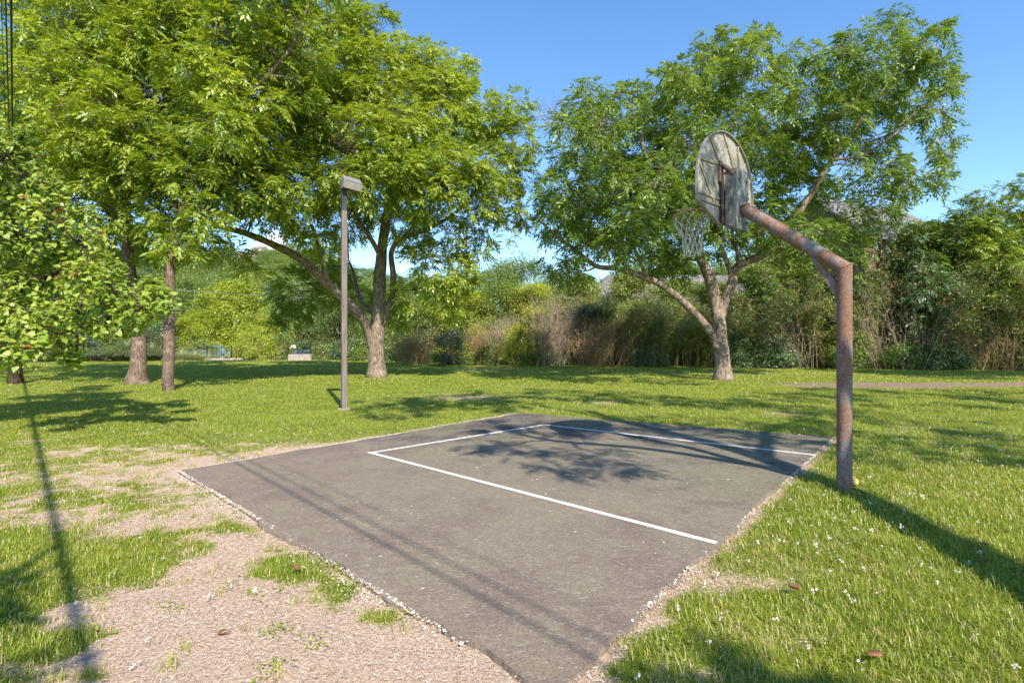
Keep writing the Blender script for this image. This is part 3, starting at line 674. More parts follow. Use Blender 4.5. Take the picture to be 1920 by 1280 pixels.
# back is narrow, front (towards the court) is wide
front = [(-.205, -.105), (-.205, .085), (.205, .085), (.205, -.105)]; back = [(-.20, -.04), (-.20, .27), (.20, .27), (.20, -.04)]
Vh = [hpt(a, -.20, c) for a, c in front]+[hpt(a, .02, c+.14 if c > 0 else c+.01) for a, c in front]+[hpt(a*.9, .16, c) for a, c in back]
f = [[0, 3, 2, 1], [8, 9, 10, 11]]+[[i, (i+1) % 4, 4+(i+1) % 4, 4+i] for i in range(4)]+[[4+i, 4+(i+1) % 4, 8+(i+1) % 4, 8+i] for i in range(4)]
mb.add(Vh, f, sm=False); mb.build('lamp_head', M['housing'], lamp, bevel=.012)
t = NT('dusty_glass'); t.pbr(t.ramp(t.noise(t.coord(), 9), [(.3, (.13, .125, .09)), (.7, (.22, .21, .17))]), .3, spec=.6)
mb = MB(); mb.box(hpt(0, -.205, -.012), hx*.17, hy*.006, hzv*.072); mb.build('lens', t.m, lamp, bevel=.003)
mb = MB()
for a, c, wa, wc in ((0, .071, .196, .011), (0, -.095, .196, .011), (-.186, -.012, .011, .072), (.186, -.012, .011, .072)): mb.box(hpt(a, -.209, c), hx*wa, hy*.010, hzv*wc)
mb.build('lens_frame', M['housing'], lamp)

# ---------------------------------------------------------------- overhead cables and their poles
M['cable'] = simple('cable_black', (.012, .012, .014), (.03, .03, .034), 4, .6)
M['creosote'] = simple('creosote_wood', (.05, .035, .028), (.13, .10, .08), 14, .9, .5, .01, (1, 1, .15))
cd = nrm(np.array([-.666, .746, 0])); cn = np.array([.746, .666, 0])
def upole(x, y, h, label, arm=None, r=.14):
    z0 = float(hgt(np.array([x]), np.array([y]))[0]); o = thing('utility_pole', label, 'utility pole', (x, y, z0)); mb = MB(); mb.tube([(x, y, z0-.3), (x, y, z0+h*.5), (x, y, z0+h)], [r, r*.85, r*.65], 12); mb.build('pole', M['creosote'], o)
    ar = arm if arm is not None else np.array([1., 0, 0])
    mb = MB(); c_ = np.array([x, y, z0+h-.5])-np.cross(ar, uz)*(r+.05); mb.box(c_, ar*1.1, np.cross(ar, uz)*.045, uz*.055); a = mb.build('cross_arm', M['creosote'], o)
    for s_ in (-.95, -.4, .4, .95):
        mb = MB(); mb.tube([c_+ar*s_+uz*.05, c_+ar*s_+uz*.12, c_+ar*s_+uz*.2], [.03, .05, .03], 8); mb.build('insulator', M['housing'], a)
    return o
endF = cd*62; endB = -cd*26
upole(endF[0], endF[1], 7.6, 'wooden utility pole far behind the heart leaved tree at the left edge', cn)
upole(endB[0], endB[1], 7.6, 'wooden utility pole behind the camera that carries the overhead cables', cn)
def cable(off, hh, r, label, sag=.25):
    a = endB+cn*off+uz*hh; b = endF+cn*off+uz*(hh+.15); n = 50; pts = [a+(b-a)*t_-uz*sag*4*t_*(1-t_)*0 for t_ in np.linspace(0, 1, n)]; mb = MB(); mb.tube(pts, r, 8); o = mb.build('overhead_cable', M['cable']); tag(o, label, 'cable', 'overhead cables at the left')
cable(-.03, 5.55, .0125, 'thick lower black cable running down the left edge of the sky')
cable(-.09, 6.15, .010, 'black cable just above the thickest one at the left edge of the sky')
cable(-.16, 6.9, .005, 'thinnest upper cable at the left edge of the sky')
cable(-1.97, 6.0, .036, 'heavy cable bundle left of view that shades a straight stripe on the straw')

gp = P(875, 640, 60); upole(gp[0], gp[1], 14.6, 'dark utility pole showing through a gap right of the forked pecan tree')
gp2 = P(150, 640, 52)
upole(gp2[0], gp2[1], 8.4, 'utility pole hidden among the hillside trees at the left', np.array([0, 1., 0]), .11)
for k, (ya, yb) in enumerate(((528, 566), (541, 574))):
    a = P(150, ya, 52); b = P(875, yb, 60); mb = MB(); mb.tube([a+(b-a)*t_-uz*.9*4*t_*(1-t_)*.5 for t_ in np.linspace(0, 1, 30)], .028, 6)
    tag(mb.build('service_wire', M['housing' if k == 0 else 'cable']), ('upper pale wire crossing behind the leaning left limb', 'lower dark wire crossing behind the leaning left limb')[k], 'wire', 'wires in front of the hillside')
# ---------------------------------------------------------------- the big trees of the lawn
def L3(pts, y0): # photo outline of a limb with its distance
    out = []; y = y0
    for q in pts:
        if len(q) > 2: y = q[2]
        out.append(P(q[0], q[1], y))
    return out
def on(px, py):
    g = G(px, py); g[2] = 0; return g
T2 = [([on(705, 706)]+L3([(706, 660), (709, 610), (711, 560), (712, 505), (717, 455), (727, 400, 23.5), (733, 330, 23.3), (722, 250, 23), (705, 170, 23), (690, 90, 23)], 23.8), .36, .05),
      (L3([(703, 665), (692, 622), (672, 590, 23.4), (640, 556, 23), (602, 520, 22.4), (560, 483, 21.8), (510, 458, 21), (455, 436, 20.2), (410, 424, 19.6), (350, 395, 18.8), (300, 350, 18)], 23.8), .23, .05),
      (L3([(612, 528, 22.5), (604, 480, 22.3), (590, 440, 22), (570, 380, 21.5), (545, 320, 21)], 22), .11, .03),
      (L3([(716, 610, 23.8), (733, 560), (737, 520), (733, 475), (748, 452), (775, 438, 23.4), (810, 424, 23), (850, 402, 22.6), (890, 360, 22.2), (930, 300, 22.4)], 23.8), .15, .035),
      (L3([(705, 590, 23.9), (682, 574, 24.4), (670, 545, 25), (664, 515, 25.6), (655, 490, 26)], 24), .12, .04),
      (L3([(712, 480, 23.6), (690, 440, 23.2), (665, 405, 22.6), (640, 375, 22), (610, 330, 21.4)], 23), .12, .03),
      (L3([(726, 400, 23.5), (755, 340, 23.5), (790, 270, 23.5), (830, 200, 23.8)], 23), .12, .03)]
B2 = [(300, 300, 66, 17.6), (250, 320, 40, 17.4), (380, 275, 72, 17.8), (450, 265, 62, 18.3), (330, 370, 55, 17.4), (400, 345, 62, 17.6), (470, 345, 60, 18.5), (350, 440, 50, 17.3), (520, 320, 58, 19), (560, 385, 52, 20), (500, 400, 42, 19.6), (600, 340, 60, 20),
      (560, 255, 60, 20.6), (620, 290, 62, 20.5), (590, 180, 66, 22), (660, 210, 66, 22), (690, 130, 66, 23), (640, 60, 60, 24), (700, 50, 45, 24), (560, 80, 60, 25), (610, 0, 60, 24.5), (750, 110, 48, 24), (800, 120, 52, 24), (850, 140, 46, 24.4),
      (880, 195, 34, 24.6), (770, 200, 64, 22.6), (840, 230, 60, 23), (720, 290, 66, 20.6), (780, 310, 66, 20.6), (850, 310, 58, 21.4), (920, 220, 46, 23.6), (960, 190, 34, 24), (960, 260, 46, 23.8), (935, 310, 50, 23),
      (975, 330, 34, 23.6), (880, 385, 50, 22), (940, 390, 40, 23), (700, 372, 46, 25.4), (785, 375, 54, 21), (840, 440, 34, 22.5), (650, 430, 36, 25.5), (560, 545, 48, 26.5), (620, 500, 44, 27), (545, 590, 34, 27), (660, 560, 40, 27), (800, 485, 44, 22.6), (850, 510, 50, 22.8),
      (890, 470, 36, 22.8), (780, 545, 38, 23.6), (840, 570, 34, 23.6), (740, 590, 30, 25), (430, 470, 26, 18.6), (455, 492, 17, 18.7), (990, 400, 26, 23.4), (720, 200, 60, 25.5), (640, 380, 50, 25.5), (760, 400, 46, 26.5), (500, 250, 55, 23), (850, 250, 50, 27), (920, 430, 34, 22.6), (660, 340, 56, 19.6), (740, 320, 56, 20), (820, 360, 50, 20.6), (690, 250, 56, 20.4), (600, 240, 56, 20.6), (530, 200, 56, 22), (560, 140, 60, 23), (760, 250, 54, 21), (820, 160, 50, 23), (480, 340, 56, 17.8), (420, 310, 56, 17.2), (540, 360, 50, 18.6), (250, 290, 34, 17.4), (900, 340, 44, 21.6), (770, 440, 36, 22), (590, 440, 36, 24), (640, 150, 56, 22.5), (520, 280, 50, 20), (680, 180, 50, 22), (610, 440, 34, 20.6)]
b2 = pxblobs(B2, 23, 3, 5)
grow('pecan_tree', 'forked pecan tree with a long limb leaning left behind the lamp post', 'tree', on(705, 706), T2, b2, M['pecan'], M['bark'], density=6.4, seed=11, gap=-.25,
     dead=[(P(655, 285, 20), 1.1), (P(735, 215, 21), .8), (P(540, 40, 22), 1.2)])

T3 = [([on(1355, 712)]+L3([(1351, 670), (1349, 630), (1346, 596), (1338, 560), (1329, 522), (1310, 482), (1291, 450), (1268, 415, 21.4), (1240, 370, 21), (1215, 310, 21), (1200, 240, 21)], 21.8), .30, .05),
      (L3([(1345, 652), (1333, 625), (1312, 600), (1290, 578, 21.6), (1262, 552, 21.4), (1235, 532, 21.2), (1206, 519, 21), (1160, 504, 20.8), (1118, 499, 20.5), (1080, 470, 20.3), (1040, 440, 20), (1020, 420, 20)], 21.8), .17, .045),
      (L3([(1349, 600), (1358, 565), (1371, 532), (1378, 505), (1400, 490), (1432, 476, 21.4), (1452, 446, 21.1), (1488, 411, 20.8), (1520, 368, 20.6), (1545, 325, 20.4), (1570, 286, 20.3), (1600, 245, 20.2), (1640, 190, 20), (1690, 130, 20)], 21.8), .19, .035),
      (L3([(1374, 520, 21.8), (1352, 466, 22), (1336, 430, 22.2), (1330, 370, 22.3), (1345, 300, 22.4), (1370, 220, 22.5)], 21.8), .10, .03),
      (L3([(1385, 500, 21.6), (1380, 462, 21.8), (1372, 425, 22), (1390, 360, 22), (1420, 290, 22), (1440, 200, 22)], 21.6), .075, .025),
      (L3([(1440, 470, 21.3), (1500, 440, 21.6), (1560, 420, 22), (1640, 390, 22.4)], 21), .07, .025),
      (L3([(1560, 300, 20.3), (1620, 290, 20.4), (1680, 250, 20.6), (1730, 200, 20.8), (1755, 230, 20.9)], 20), .06, .02),
      (L3([(1212, 520, 21), (1195, 480, 20.5), (1175, 430, 20), (1150, 370, 19.8)], 21), .07, .02)]
B3_ = [(1092, 195, 34), (1110, 165, 22), (1065, 240, 34), (1045, 290, 30), (1100, 270, 44), (1040, 350, 34), (1075, 340, 44), (1130, 230, 46), (1130, 330, 52), (1180, 200, 46), (1200, 260, 56), (1180, 340, 56), (1190, 420, 56), (1110, 410, 52), (1050, 420, 34), (1245, 155, 38),
       (1250, 215, 50), (1290, 140, 40), (1300, 200, 52), (1270, 290, 56), (1270, 370, 52), (1320, 110, 34), (1350, 90, 32), (1350, 160, 50), (1360, 240, 52), (1360, 320, 56), (1410, 90, 32), (1420, 140, 50), (1440, 80, 22), (1440, 220, 52), (1440, 310, 54), (1400, 390, 48),
       (1490, 105, 34), (1500, 180, 52), (1510, 260, 50), (1500, 350, 48), (1550, 100, 40), (1570, 160, 46), (1600, 70, 32), (1650, 55, 26), (1630, 120, 46), (1590, 220, 46), (1640, 190, 42), (1690, 45, 18), (1690, 110, 42), (1735, 75, 32), (1765, 55, 18), (1745, 120, 34),
       (1775, 150, 24), (1700, 180, 42), (1740, 205, 36), (1765, 250, 26), (1775, 285, 16), (1640, 260, 40), (1650, 325, 36), (1590, 310, 42), (1560, 380, 38), (1640, 375, 34), (1700, 355, 28), (1750, 335, 20), (1770, 340, 14), (1680, 310, 26), (1150, 455, 38, 23.8), (1090, 462, 30, 23.6),
       (1220, 450, 40, 23.8), (1170, 450, 30, 23.8), (1270, 445, 34, 23.8), (1075, 510, 26), (1480, 430, 32), (1540, 440, 36), (1600, 430, 32), (1320, 400, 40), (1280, 500, 24, 24), (1400, 455, 20), (1030, 380, 26), (1130, 425, 42, 20), (1200, 420, 44, 20.5), (1260, 400, 46, 20.5), (1240, 480, 32, 24.5), (1150, 435, 30, 20), (1330, 345, 48, 20), (1310, 420, 36, 22.5), (1400, 345, 46, 20.5), (1450, 395, 38, 21), (1515, 440, 36, 22), (1480, 470, 24, 22), (1090, 390, 46, 20), (1040, 480, 24, 20), (1240, 320, 50, 19.5), (1150, 300, 46, 19.5), (1420, 270, 46, 19.8), (1300, 250, 46, 19.6), (1500, 300, 46, 23), (1360, 430, 30, 23.5), (1600, 180, 40, 21.5), (1550, 250, 44, 22.5), (1290, 470, 34, 24.5), (1340, 455, 34, 23.5), (1430, 430, 30, 20), (1290, 380, 44, 20), (1220, 380, 44, 19.8)]
b3 = pxblobs(B3_, 21, 3.2, 6, .55)
grow('pecan_tree', 'tall spreading pecan tree with a grey forked trunk right of centre behind the hoop', 'tree', on(1355, 712), T3, b3, M['pecan_deep'], M['bark'], density=6.0, seed=12, gap=-.1, droop=.5, leaf=.38,
     dead=[(P(1035, 225, 20.5), .8)])

Ta = [([on(255, 720)]+L3([(259, 690), (258, 650), (255, 610), (251, 570), (247, 520), (240, 460), (236, 400), (232, 330), (236, 260), (250, 180), (270, 90), (290, 0), (310, -120)], 19.6), .25, .05),
      (L3([(240, 440), (200, 390, 19), (150, 330, 18.5), (110, 250, 18), (80, 150, 18)], 19.6), .12, .03), (L3([(236, 350), (280, 290, 20), (330, 220, 20.5), (370, 120, 21), (390, 0, 21)], 19.6), .13, .03),
      (L3([(240, 230), (180, 170, 20), (130, 80, 20.5), (100, -60, 21)], 19.6), .09, .03)]
Ba = [(60, 120, 60), (130, 100, 70), (90, 200, 70), (170, 190, 75), (60, 60, 40), (110, 40, 50), (190, 60, 75), (260, 40, 75), (240, 130, 75), (320, 60, 70), (310, 150, 75), (200, 270, 70), (280, 240, 65), (130, 290, 65), (70, 290, 55), (170, 360, 55), (250, 340, 55), (110, 380, 50),
      (150, 440, 50), (220, 420, 48), (190, 500, 40), (60, -40, 60), (150, -60, 80), (250, -60, 80), (350, -50, 80), (200, -170, 80), (320, -170, 80), (40, 200, 50), (290, 400, 40), (20, 290, 50), (260, 470, 36), (100, 480, 40), (230, 330, 56, 17.6), (250, 260, 60, 17.2), (210, 200, 64, 17), (140, 240, 60, 17), (100, 140, 64, 17.4), (180, 120, 64, 17.4), (260, 70, 64, 17.6), (330, 110, 56, 18), (300, 200, 60, 17.6), (160, 320, 50, 17.2), (200, 400, 44, 17.6), (60, 250, 50, 18), (30, 170, 40, 18), (330, 20, 64, 18), (40, 350, 50, 18)]
grow('pecan_tree', 'pecan tree with a flared mottled trunk left of the slimmer straight trunk', 'tree', on(255, 720), Ta, pxblobs(Ba, 20, 3.2, 8, .35), M['pecan'], M['bark_red'], density=5.2, seed=13, flare=1.75, gap=-.3, leaf=.4)
Tb = [([on(317, 732)]+L3([(317, 690), (317, 640), (318, 590), (320, 540), (320, 500), (326, 450), (342, 390), (375, 320), (412, 250, 18.5), (450, 190, 19.4), (478, 130, 20), (484, 60, 20.5), (500, -20, 21), (520, -140, 21)], 17), .165, .05),
      (L3([(335, 410), (310, 350, 17), (300, 280, 17)], 17), .07, .02), (L3([(470, 170), (520, 120, 17.4), (560, 60, 17.8), (590, -40, 18)], 17), .07, .02), (L3([(420, 250), (410, 180, 17), (400, 90, 17), (420, -30, 17)], 17), .08, .02)]
Bb = [(345, 415, 40), (300, 400, 36), (370, 450, 34), (330, 460, 30), (390, 400, 34), (300, 460, 24), (380, 200, 55), (430, 130, 60), (450, 210, 45), (400, 60, 60), (470, 40, 50), (540, 120, 48), (530, 40, 55), (440, -30, 60), (540, -60, 70), (600, -70, 60), (360, 120, 50), (500, 190, 40), (560, 180, 34), (420, 170, 40), (340, 180, 44), (480, -120, 70), (440, 160, 60, 16.8), (400, 120, 56, 16.6), (500, 90, 56, 17.4), (470, 240, 40, 17), (420, 230, 50, 16.8), (370, 250, 50, 16.4), (360, 330, 40, 16.2), (330, 300, 44, 16.6), (560, 110, 50, 18), (510, 30, 56, 18.5), (430, 60, 60, 17)]
grow('pecan_tree', 'slim straight trunked pecan tree standing second from the left on the lawn', 'tree', on(317, 732), Tb, pxblobs(Bb, 17.6, 2, 9, .2), M['pecan'], M['bark_red'], density=5.6, seed=14, flare=1.12, gap=-.25)
T0 = [([on(28, 718)]+L3([(28, 680), (27, 640), (28, 590), (20, 500), (0, 400), (-20, 280), (-30, 150)], 20.1), .22, .06), (L3([(22, 520), (60, 430, 20.5), (90, 350, 21)], 20), .1, .03)]
grow('tree', 'dark trunked tree at the far left mostly hidden by heart shaped leaves', 'tree', on(28, 718), T0, pxblobs([(0, 250, 70), (-60, 150, 80), (-100, 300, 80), (0, 120, 60), (30, 400, 60), (-60, 450, 70), (60, 340, 50), (70, 560, 34), (20, 600, 40), (-40, 600, 50), (-50, 0, 80)], 21, 2.5, 10, .3), M['pecan_deep'], M['bark_dark'], density=3, seed=15, flare=1.05)

# heart leaved tree close by at the left
def heart(mb, b, d, nr, S, v):
    n = len(b); S = S[:, None]; sd = nrm(np.cross(d, nr)); nr = np.cross(sd, d)
    pt = [(0, 0, 0), (.42, -.10, -.05), (.52, .32, -.06), (.20, .80, -.1), (0, 1.12, -.22), (-.20, .80, -.1), (-.52, .32, -.06), (-.42, -.10, -.05)]
    V = np.stack([b+sd*S*q[0]+d*S*q[1]+nr*S*q[2] for q in pt], 1).reshape(-1, 3); k = np.arange(n)[:, None]*8
    mb.add(V, k+np.array([[0, 1, 2, 3]]), k+np.array([[0, 3, 4]]), k+np.array([[0, 4, 5]]), k+np.array([[0, 5, 6, 7]]), sm=False, v=v)
def redbud():
    r = np.random.default_rng(21); base = np.array([-10.1, 9.4, 0]); root = thing('redbud_tree', 'low redbud tree with big heart shaped light green leaves reaching in from the left edge', 'tree', base)
    Bl = [(20, 290, 46), (60, 345, 52), (20, 370, 50), (95, 400, 46), (35, 440, 55), (100, 460, 50), (160, 455, 40), (150, 520, 42), (200, 505, 34), (215, 560, 38), (255, 585, 32), (295, 560, 26), (285, 535, 22), (310, 575, 14), (70, 530, 52), (20, 540, 52), (30, 610, 46), (90, 600, 46), (150, 590, 40), (200, 610, 30),
          (245, 610, 20), (120, 645, 30), (140, 672, 14), (60, 655, 30), (15, 670, 26), (-50, 350, 70), (-70, 480, 80), (-60, 600, 70), (-160, 400, 90), (-180, 550, 90), (-150, 250, 80), (-60, 240, 60), (40, 248, 22), (-260, 450, 90), (-120, 660, 60)]
    blobs = []
    for i, b in enumerate(Bl):
        Y = 9.3+r.uniform(-1.1, 1.1); blobs.append((P(b[0], b[1], Y), b[2]*Y/F))
    for i in range(18):
        b = Bl[r.integers(0, 25)]; Y = 11+r.uniform(-.8, 1.6); blobs.append((P(b[0]-8, b[1], Y), b[2]*Y/F*.9))
    tb = MB(); limbs = [[base-uz*.1, base+[.1, 0, .8], base+[.3, .1, 1.6], base+[.5, .1, 2.6], base+[.6, .1, 3.6]], [base+[.15, 0, .9], base+[.9, .1, 1.3], base+[1.9, 0, 1.5], base+[3.1, -.1, 1.8], base+[4.0, -.1, 2.1]],
                        [base+[.3, 0, 1.5], base+[1.1, .5, 2.2], base+[2, .8, 2.9]], [base+[.2, 0, 1.2], base+[0, -1, 2], base+[.3, -1.5, 3]], [base+[.3, .1, 1.7], base+[-1, .3, 2.6], base+[-1.6, .3, 3.4]]]
    nodes = []
    for i, l in enumerate(limbs):
        q = smooth(l, 6); tb.tube(q, np.linspace(.13 if i == 0 else .06, .02, len(q)), 10, rough=.06); nodes.append(q)
    N = np.concatenate(nodes); subs = []
    for c, R in blobs:
        s = N[np.argmin(np.linalg.norm(N-c, axis=1))]; q = smooth([s, (s+c)/2+r.normal(0, .08, 3)+[0, 0, .08], c], 5); tb.tube(q, np.linspace(.018, .008, len(q)), 5); N = np.vstack([N, q[2:]])
        for k in range(5):
            e = c+nrm(r.normal(size=3)*[1, 1, .5])*R*.9; w = smooth([q[-2], (c+e)/2, e], 3); tb.tube(w, np.linspace(.008, .004, len(w)), 4); subs.append(w)
    S = np.concatenate(subs)
    p = []
    for c, R in blobs:
        n = int(140*R*R*4+26); u = nrm(r.normal(size=(n, 3))); p.append(c+u*(r.uniform(.15, 1.1, n)**(1/2.2))[:, None]*R*[1, 1, .85])
    p = np.concatenate(p); p = p[noise(p, 2.6, 31) > -.75]
    near = np.empty(len(p), int)
    for a in range(0, len(p), 2000): near[a:a+2000] = np.argmin(((p[a:a+2000, None]-S[None])**2).sum(2), 1)
    tb.sticks(S[near], p, .003, .002, sag=.01); tb.build('trunk', M['bark_dark'], root)
    cb = MB()
    for k in range(3):
        n = len(p); d = nrm(nrm(p-S[near])*.6+r.normal(0, .7, (n, 3))*[1, 1, .4]-[0, 0, .5]); nr = nrm(r.normal(0, .38, (n, 3))+[.15, -.45, 1.0])
        heart(cb, p+r.normal(0, .045, (n, 3)), d, nr, r.uniform(.05, .095, n), np.clip(.45+noise(p, 1.2, 33)*.2+r.normal(0, .16, n)+(r.random(n) > .9985)*.6, 0, 1))
    cb.build('crown', M['redbud'], root)
redbud()

# the two trees behind the camera whose shade falls on the court and the lawn
SP = [(1110, 850, 7.2, .55), (1010, 862, 7.0, .42), (1180, 868, 7, .36), (960, 838, 7, .4), (1010, 800, 8, .7), (1200, 808, 8, .7), (1330, 812, 7.6, .65), (1120, 790, 8.4, .8), (1470, 838, 7.6, .6), (1400, 800, 8.2, .9), (1530, 812, 7.8, .7), (1250, 790, 8.6, .8), (1450, 790, 8.6, .8), (900, 800, 7.5, .35),
      (1650, 858, 7.4, .65), (1730, 840, 8, .7), (1860, 830, 8, .8), (1900, 868, 7.4, .6), (1620, 775, 9, 1.0), (1700, 790, 9, .9), (1820, 770, 9, 1.0), (1900, 790, 9, .8), (1500, 745, 9.5, 1.0), (1330, 752, 9.5, .9), (1200, 745, 9.5, 1.0), (1600, 735, 10, 1.0), (1750, 745, 9.6, 1.0), (1060, 740, 9.5, .9), (1420, 765, 9, .7),
      (750, 768, 9, .8), (800, 762, 9, .8), (850, 755, 9.2, 1.0), (900, 760, 9, .7), (900, 745, 9.4, .9), (740, 750, 9.6, .5), (950, 755, 9.2, .5), (1880, 740, 9.8, 1.1), (2000, 830, 8, 1.1), (2000, 760, 9, 1.2), (1100, 712, 12.0, 1.1), (1250, 715, 12.0, 1.1), (950, 705, 12.8, 1.1)]
ba = []
r_ = np.random.default_rng(4)
for px, py, h, R in SP:
    g = G(px, py); ba.append((up_sun(g[0], g[1], h), R*(1 if py > 775 else 1.32 if py > 725 else 1.1)))
bl = np.array([2.94, 1.2, 0]); base_a = bl
limbA = [([bl, bl+[.24, 0, .5], bl+[.6, 0, 1.25], bl+[1.1, .0, 2.28], bl+[1.65, .02, 3.4], bl+[2.16, .02, 4.5], bl+[2.5, .3, 6], bl+[2.4, 1.0, 7.6], bl+[2.2, 2.0, 9]], .25, .10),
         ([bl+[2.3, .1, 5.0], bl+[1.4, .3, 6.2], bl+[.4, .2, 7.0], bl+[-.2, .8, 7.6]], .1, .03), ([bl+[2.4, .2, 5.6], bl+[3.6, .1, 7.0], bl+[4.6, .3, 8.0], bl+[6.5, 1, 8.8]], .11, .03), ([bl+[2.4, .8, 7.3], bl+[1.6, 2.5, 8.6], bl+[.5, 3.5, 9.4]], .08, .03)]
grow('pecan_tree', 'leaning pecan tree right beside the camera that shades the far end of the court', 'tree', bl, limbA, ba, M['pecan_deep'], M['bark'], density=2.9, seed=16, gap=.25, leaf=.36)
SP2 = [(1420, 1330, 5.0, .22), (1370, 1275, 5.2, .12), (1500, 1350, 4.8, .22), (1310, 1300, 5.1, .10)]
bb_ = [(up_sun(*G(px, py)[:2], h), R) for px, py, h, R in SP2]
bl2 = np.array([2.95, -2.7, 0.])
grow('pecan_tree', 'young tree behind the camera whose leaf shade touches the bottom of the lawn', 'tree', bl2, [([bl2, bl2+[0, .1, 2], bl2+[-.1, .1, 3.6], bl2+[-.1, .2, 4.8]], .07, .02)], bb_, M['pecan_deep'], M['bark'], density=7, seed=17, leaf=.3)

bl3 = np.array([25., 15.5, 0.])
grow('pecan_tree', 'pecan tree just past the right edge of the view that shades the thicket', 'tree', bl3, [([bl3, bl3+[0, .1, 2.5], bl3+[-.5, .2, 5], bl3+[-.3, .6, 8], bl3+[.2, .4, 11]], .28, .05), ([bl3+[-.3, .1, 4], bl3+[-2, 1, 6.5], bl3+[-3, 2, 8]], .14, .04), ([bl3+[-.3, .1, 4.6], bl3+[2, 1, 6.5], bl3+[3, 2, 8]], .14, .04)],
     [(bl3+np.array(q), R) for q, R in (((-3.2, 2, 8.2), 1.7), ((-2, 4, 7), 1.5), ((0, 2, 9), 1.8), ((2.5, 2.5, 8.4), 1.8), ((0, 5, 8), 1.6), ((-1, 0, 11), 1.8), ((2, 0, 10.6), 1.7), ((-3, -1, 9.4), 1.6), ((3.5, 5, 7.5), 1.6), ((-4.2, 4.2, 9.6), 1.2), ((1.5, 4, 11), 1.6), ((-2, 2, 10.6), 1.5))], M['pecan_deep'], M['bark'], density=4, seed=18)

bl4 = np.array([-.2, -3.6, 0.])
br = [up_sun(*G(px, py)[:2], h) for px, py, h in ((-60, 1140, 4.6), (30, 1075, 4.9), (115, 1018, 5.2))]
grow('pecan_tree', 'small tree behind the camera on the left whose twigs shade the lower left corner', 'tree', bl4, [([bl4, bl4+[-.1, .1, 2], bl4+[-.3, .6, 3.6], bl4+[-.5, 1.2, 4.6]], .08, .03), ([bl4+[-.4, .9, 4.1]]+br, .035, .018)],
     [(up_sun(*G(px, py)[:2], h), R) for px, py, h, R in ((-70, 1200, 4.4, .20), (-60, 1270, 4.3, .22), (-150, 1130, 4.6, .3), (-50, 1120, 4.7, .12))], M['pecan_deep'], M['bark'], density=7, seed=19, leaf=.28)
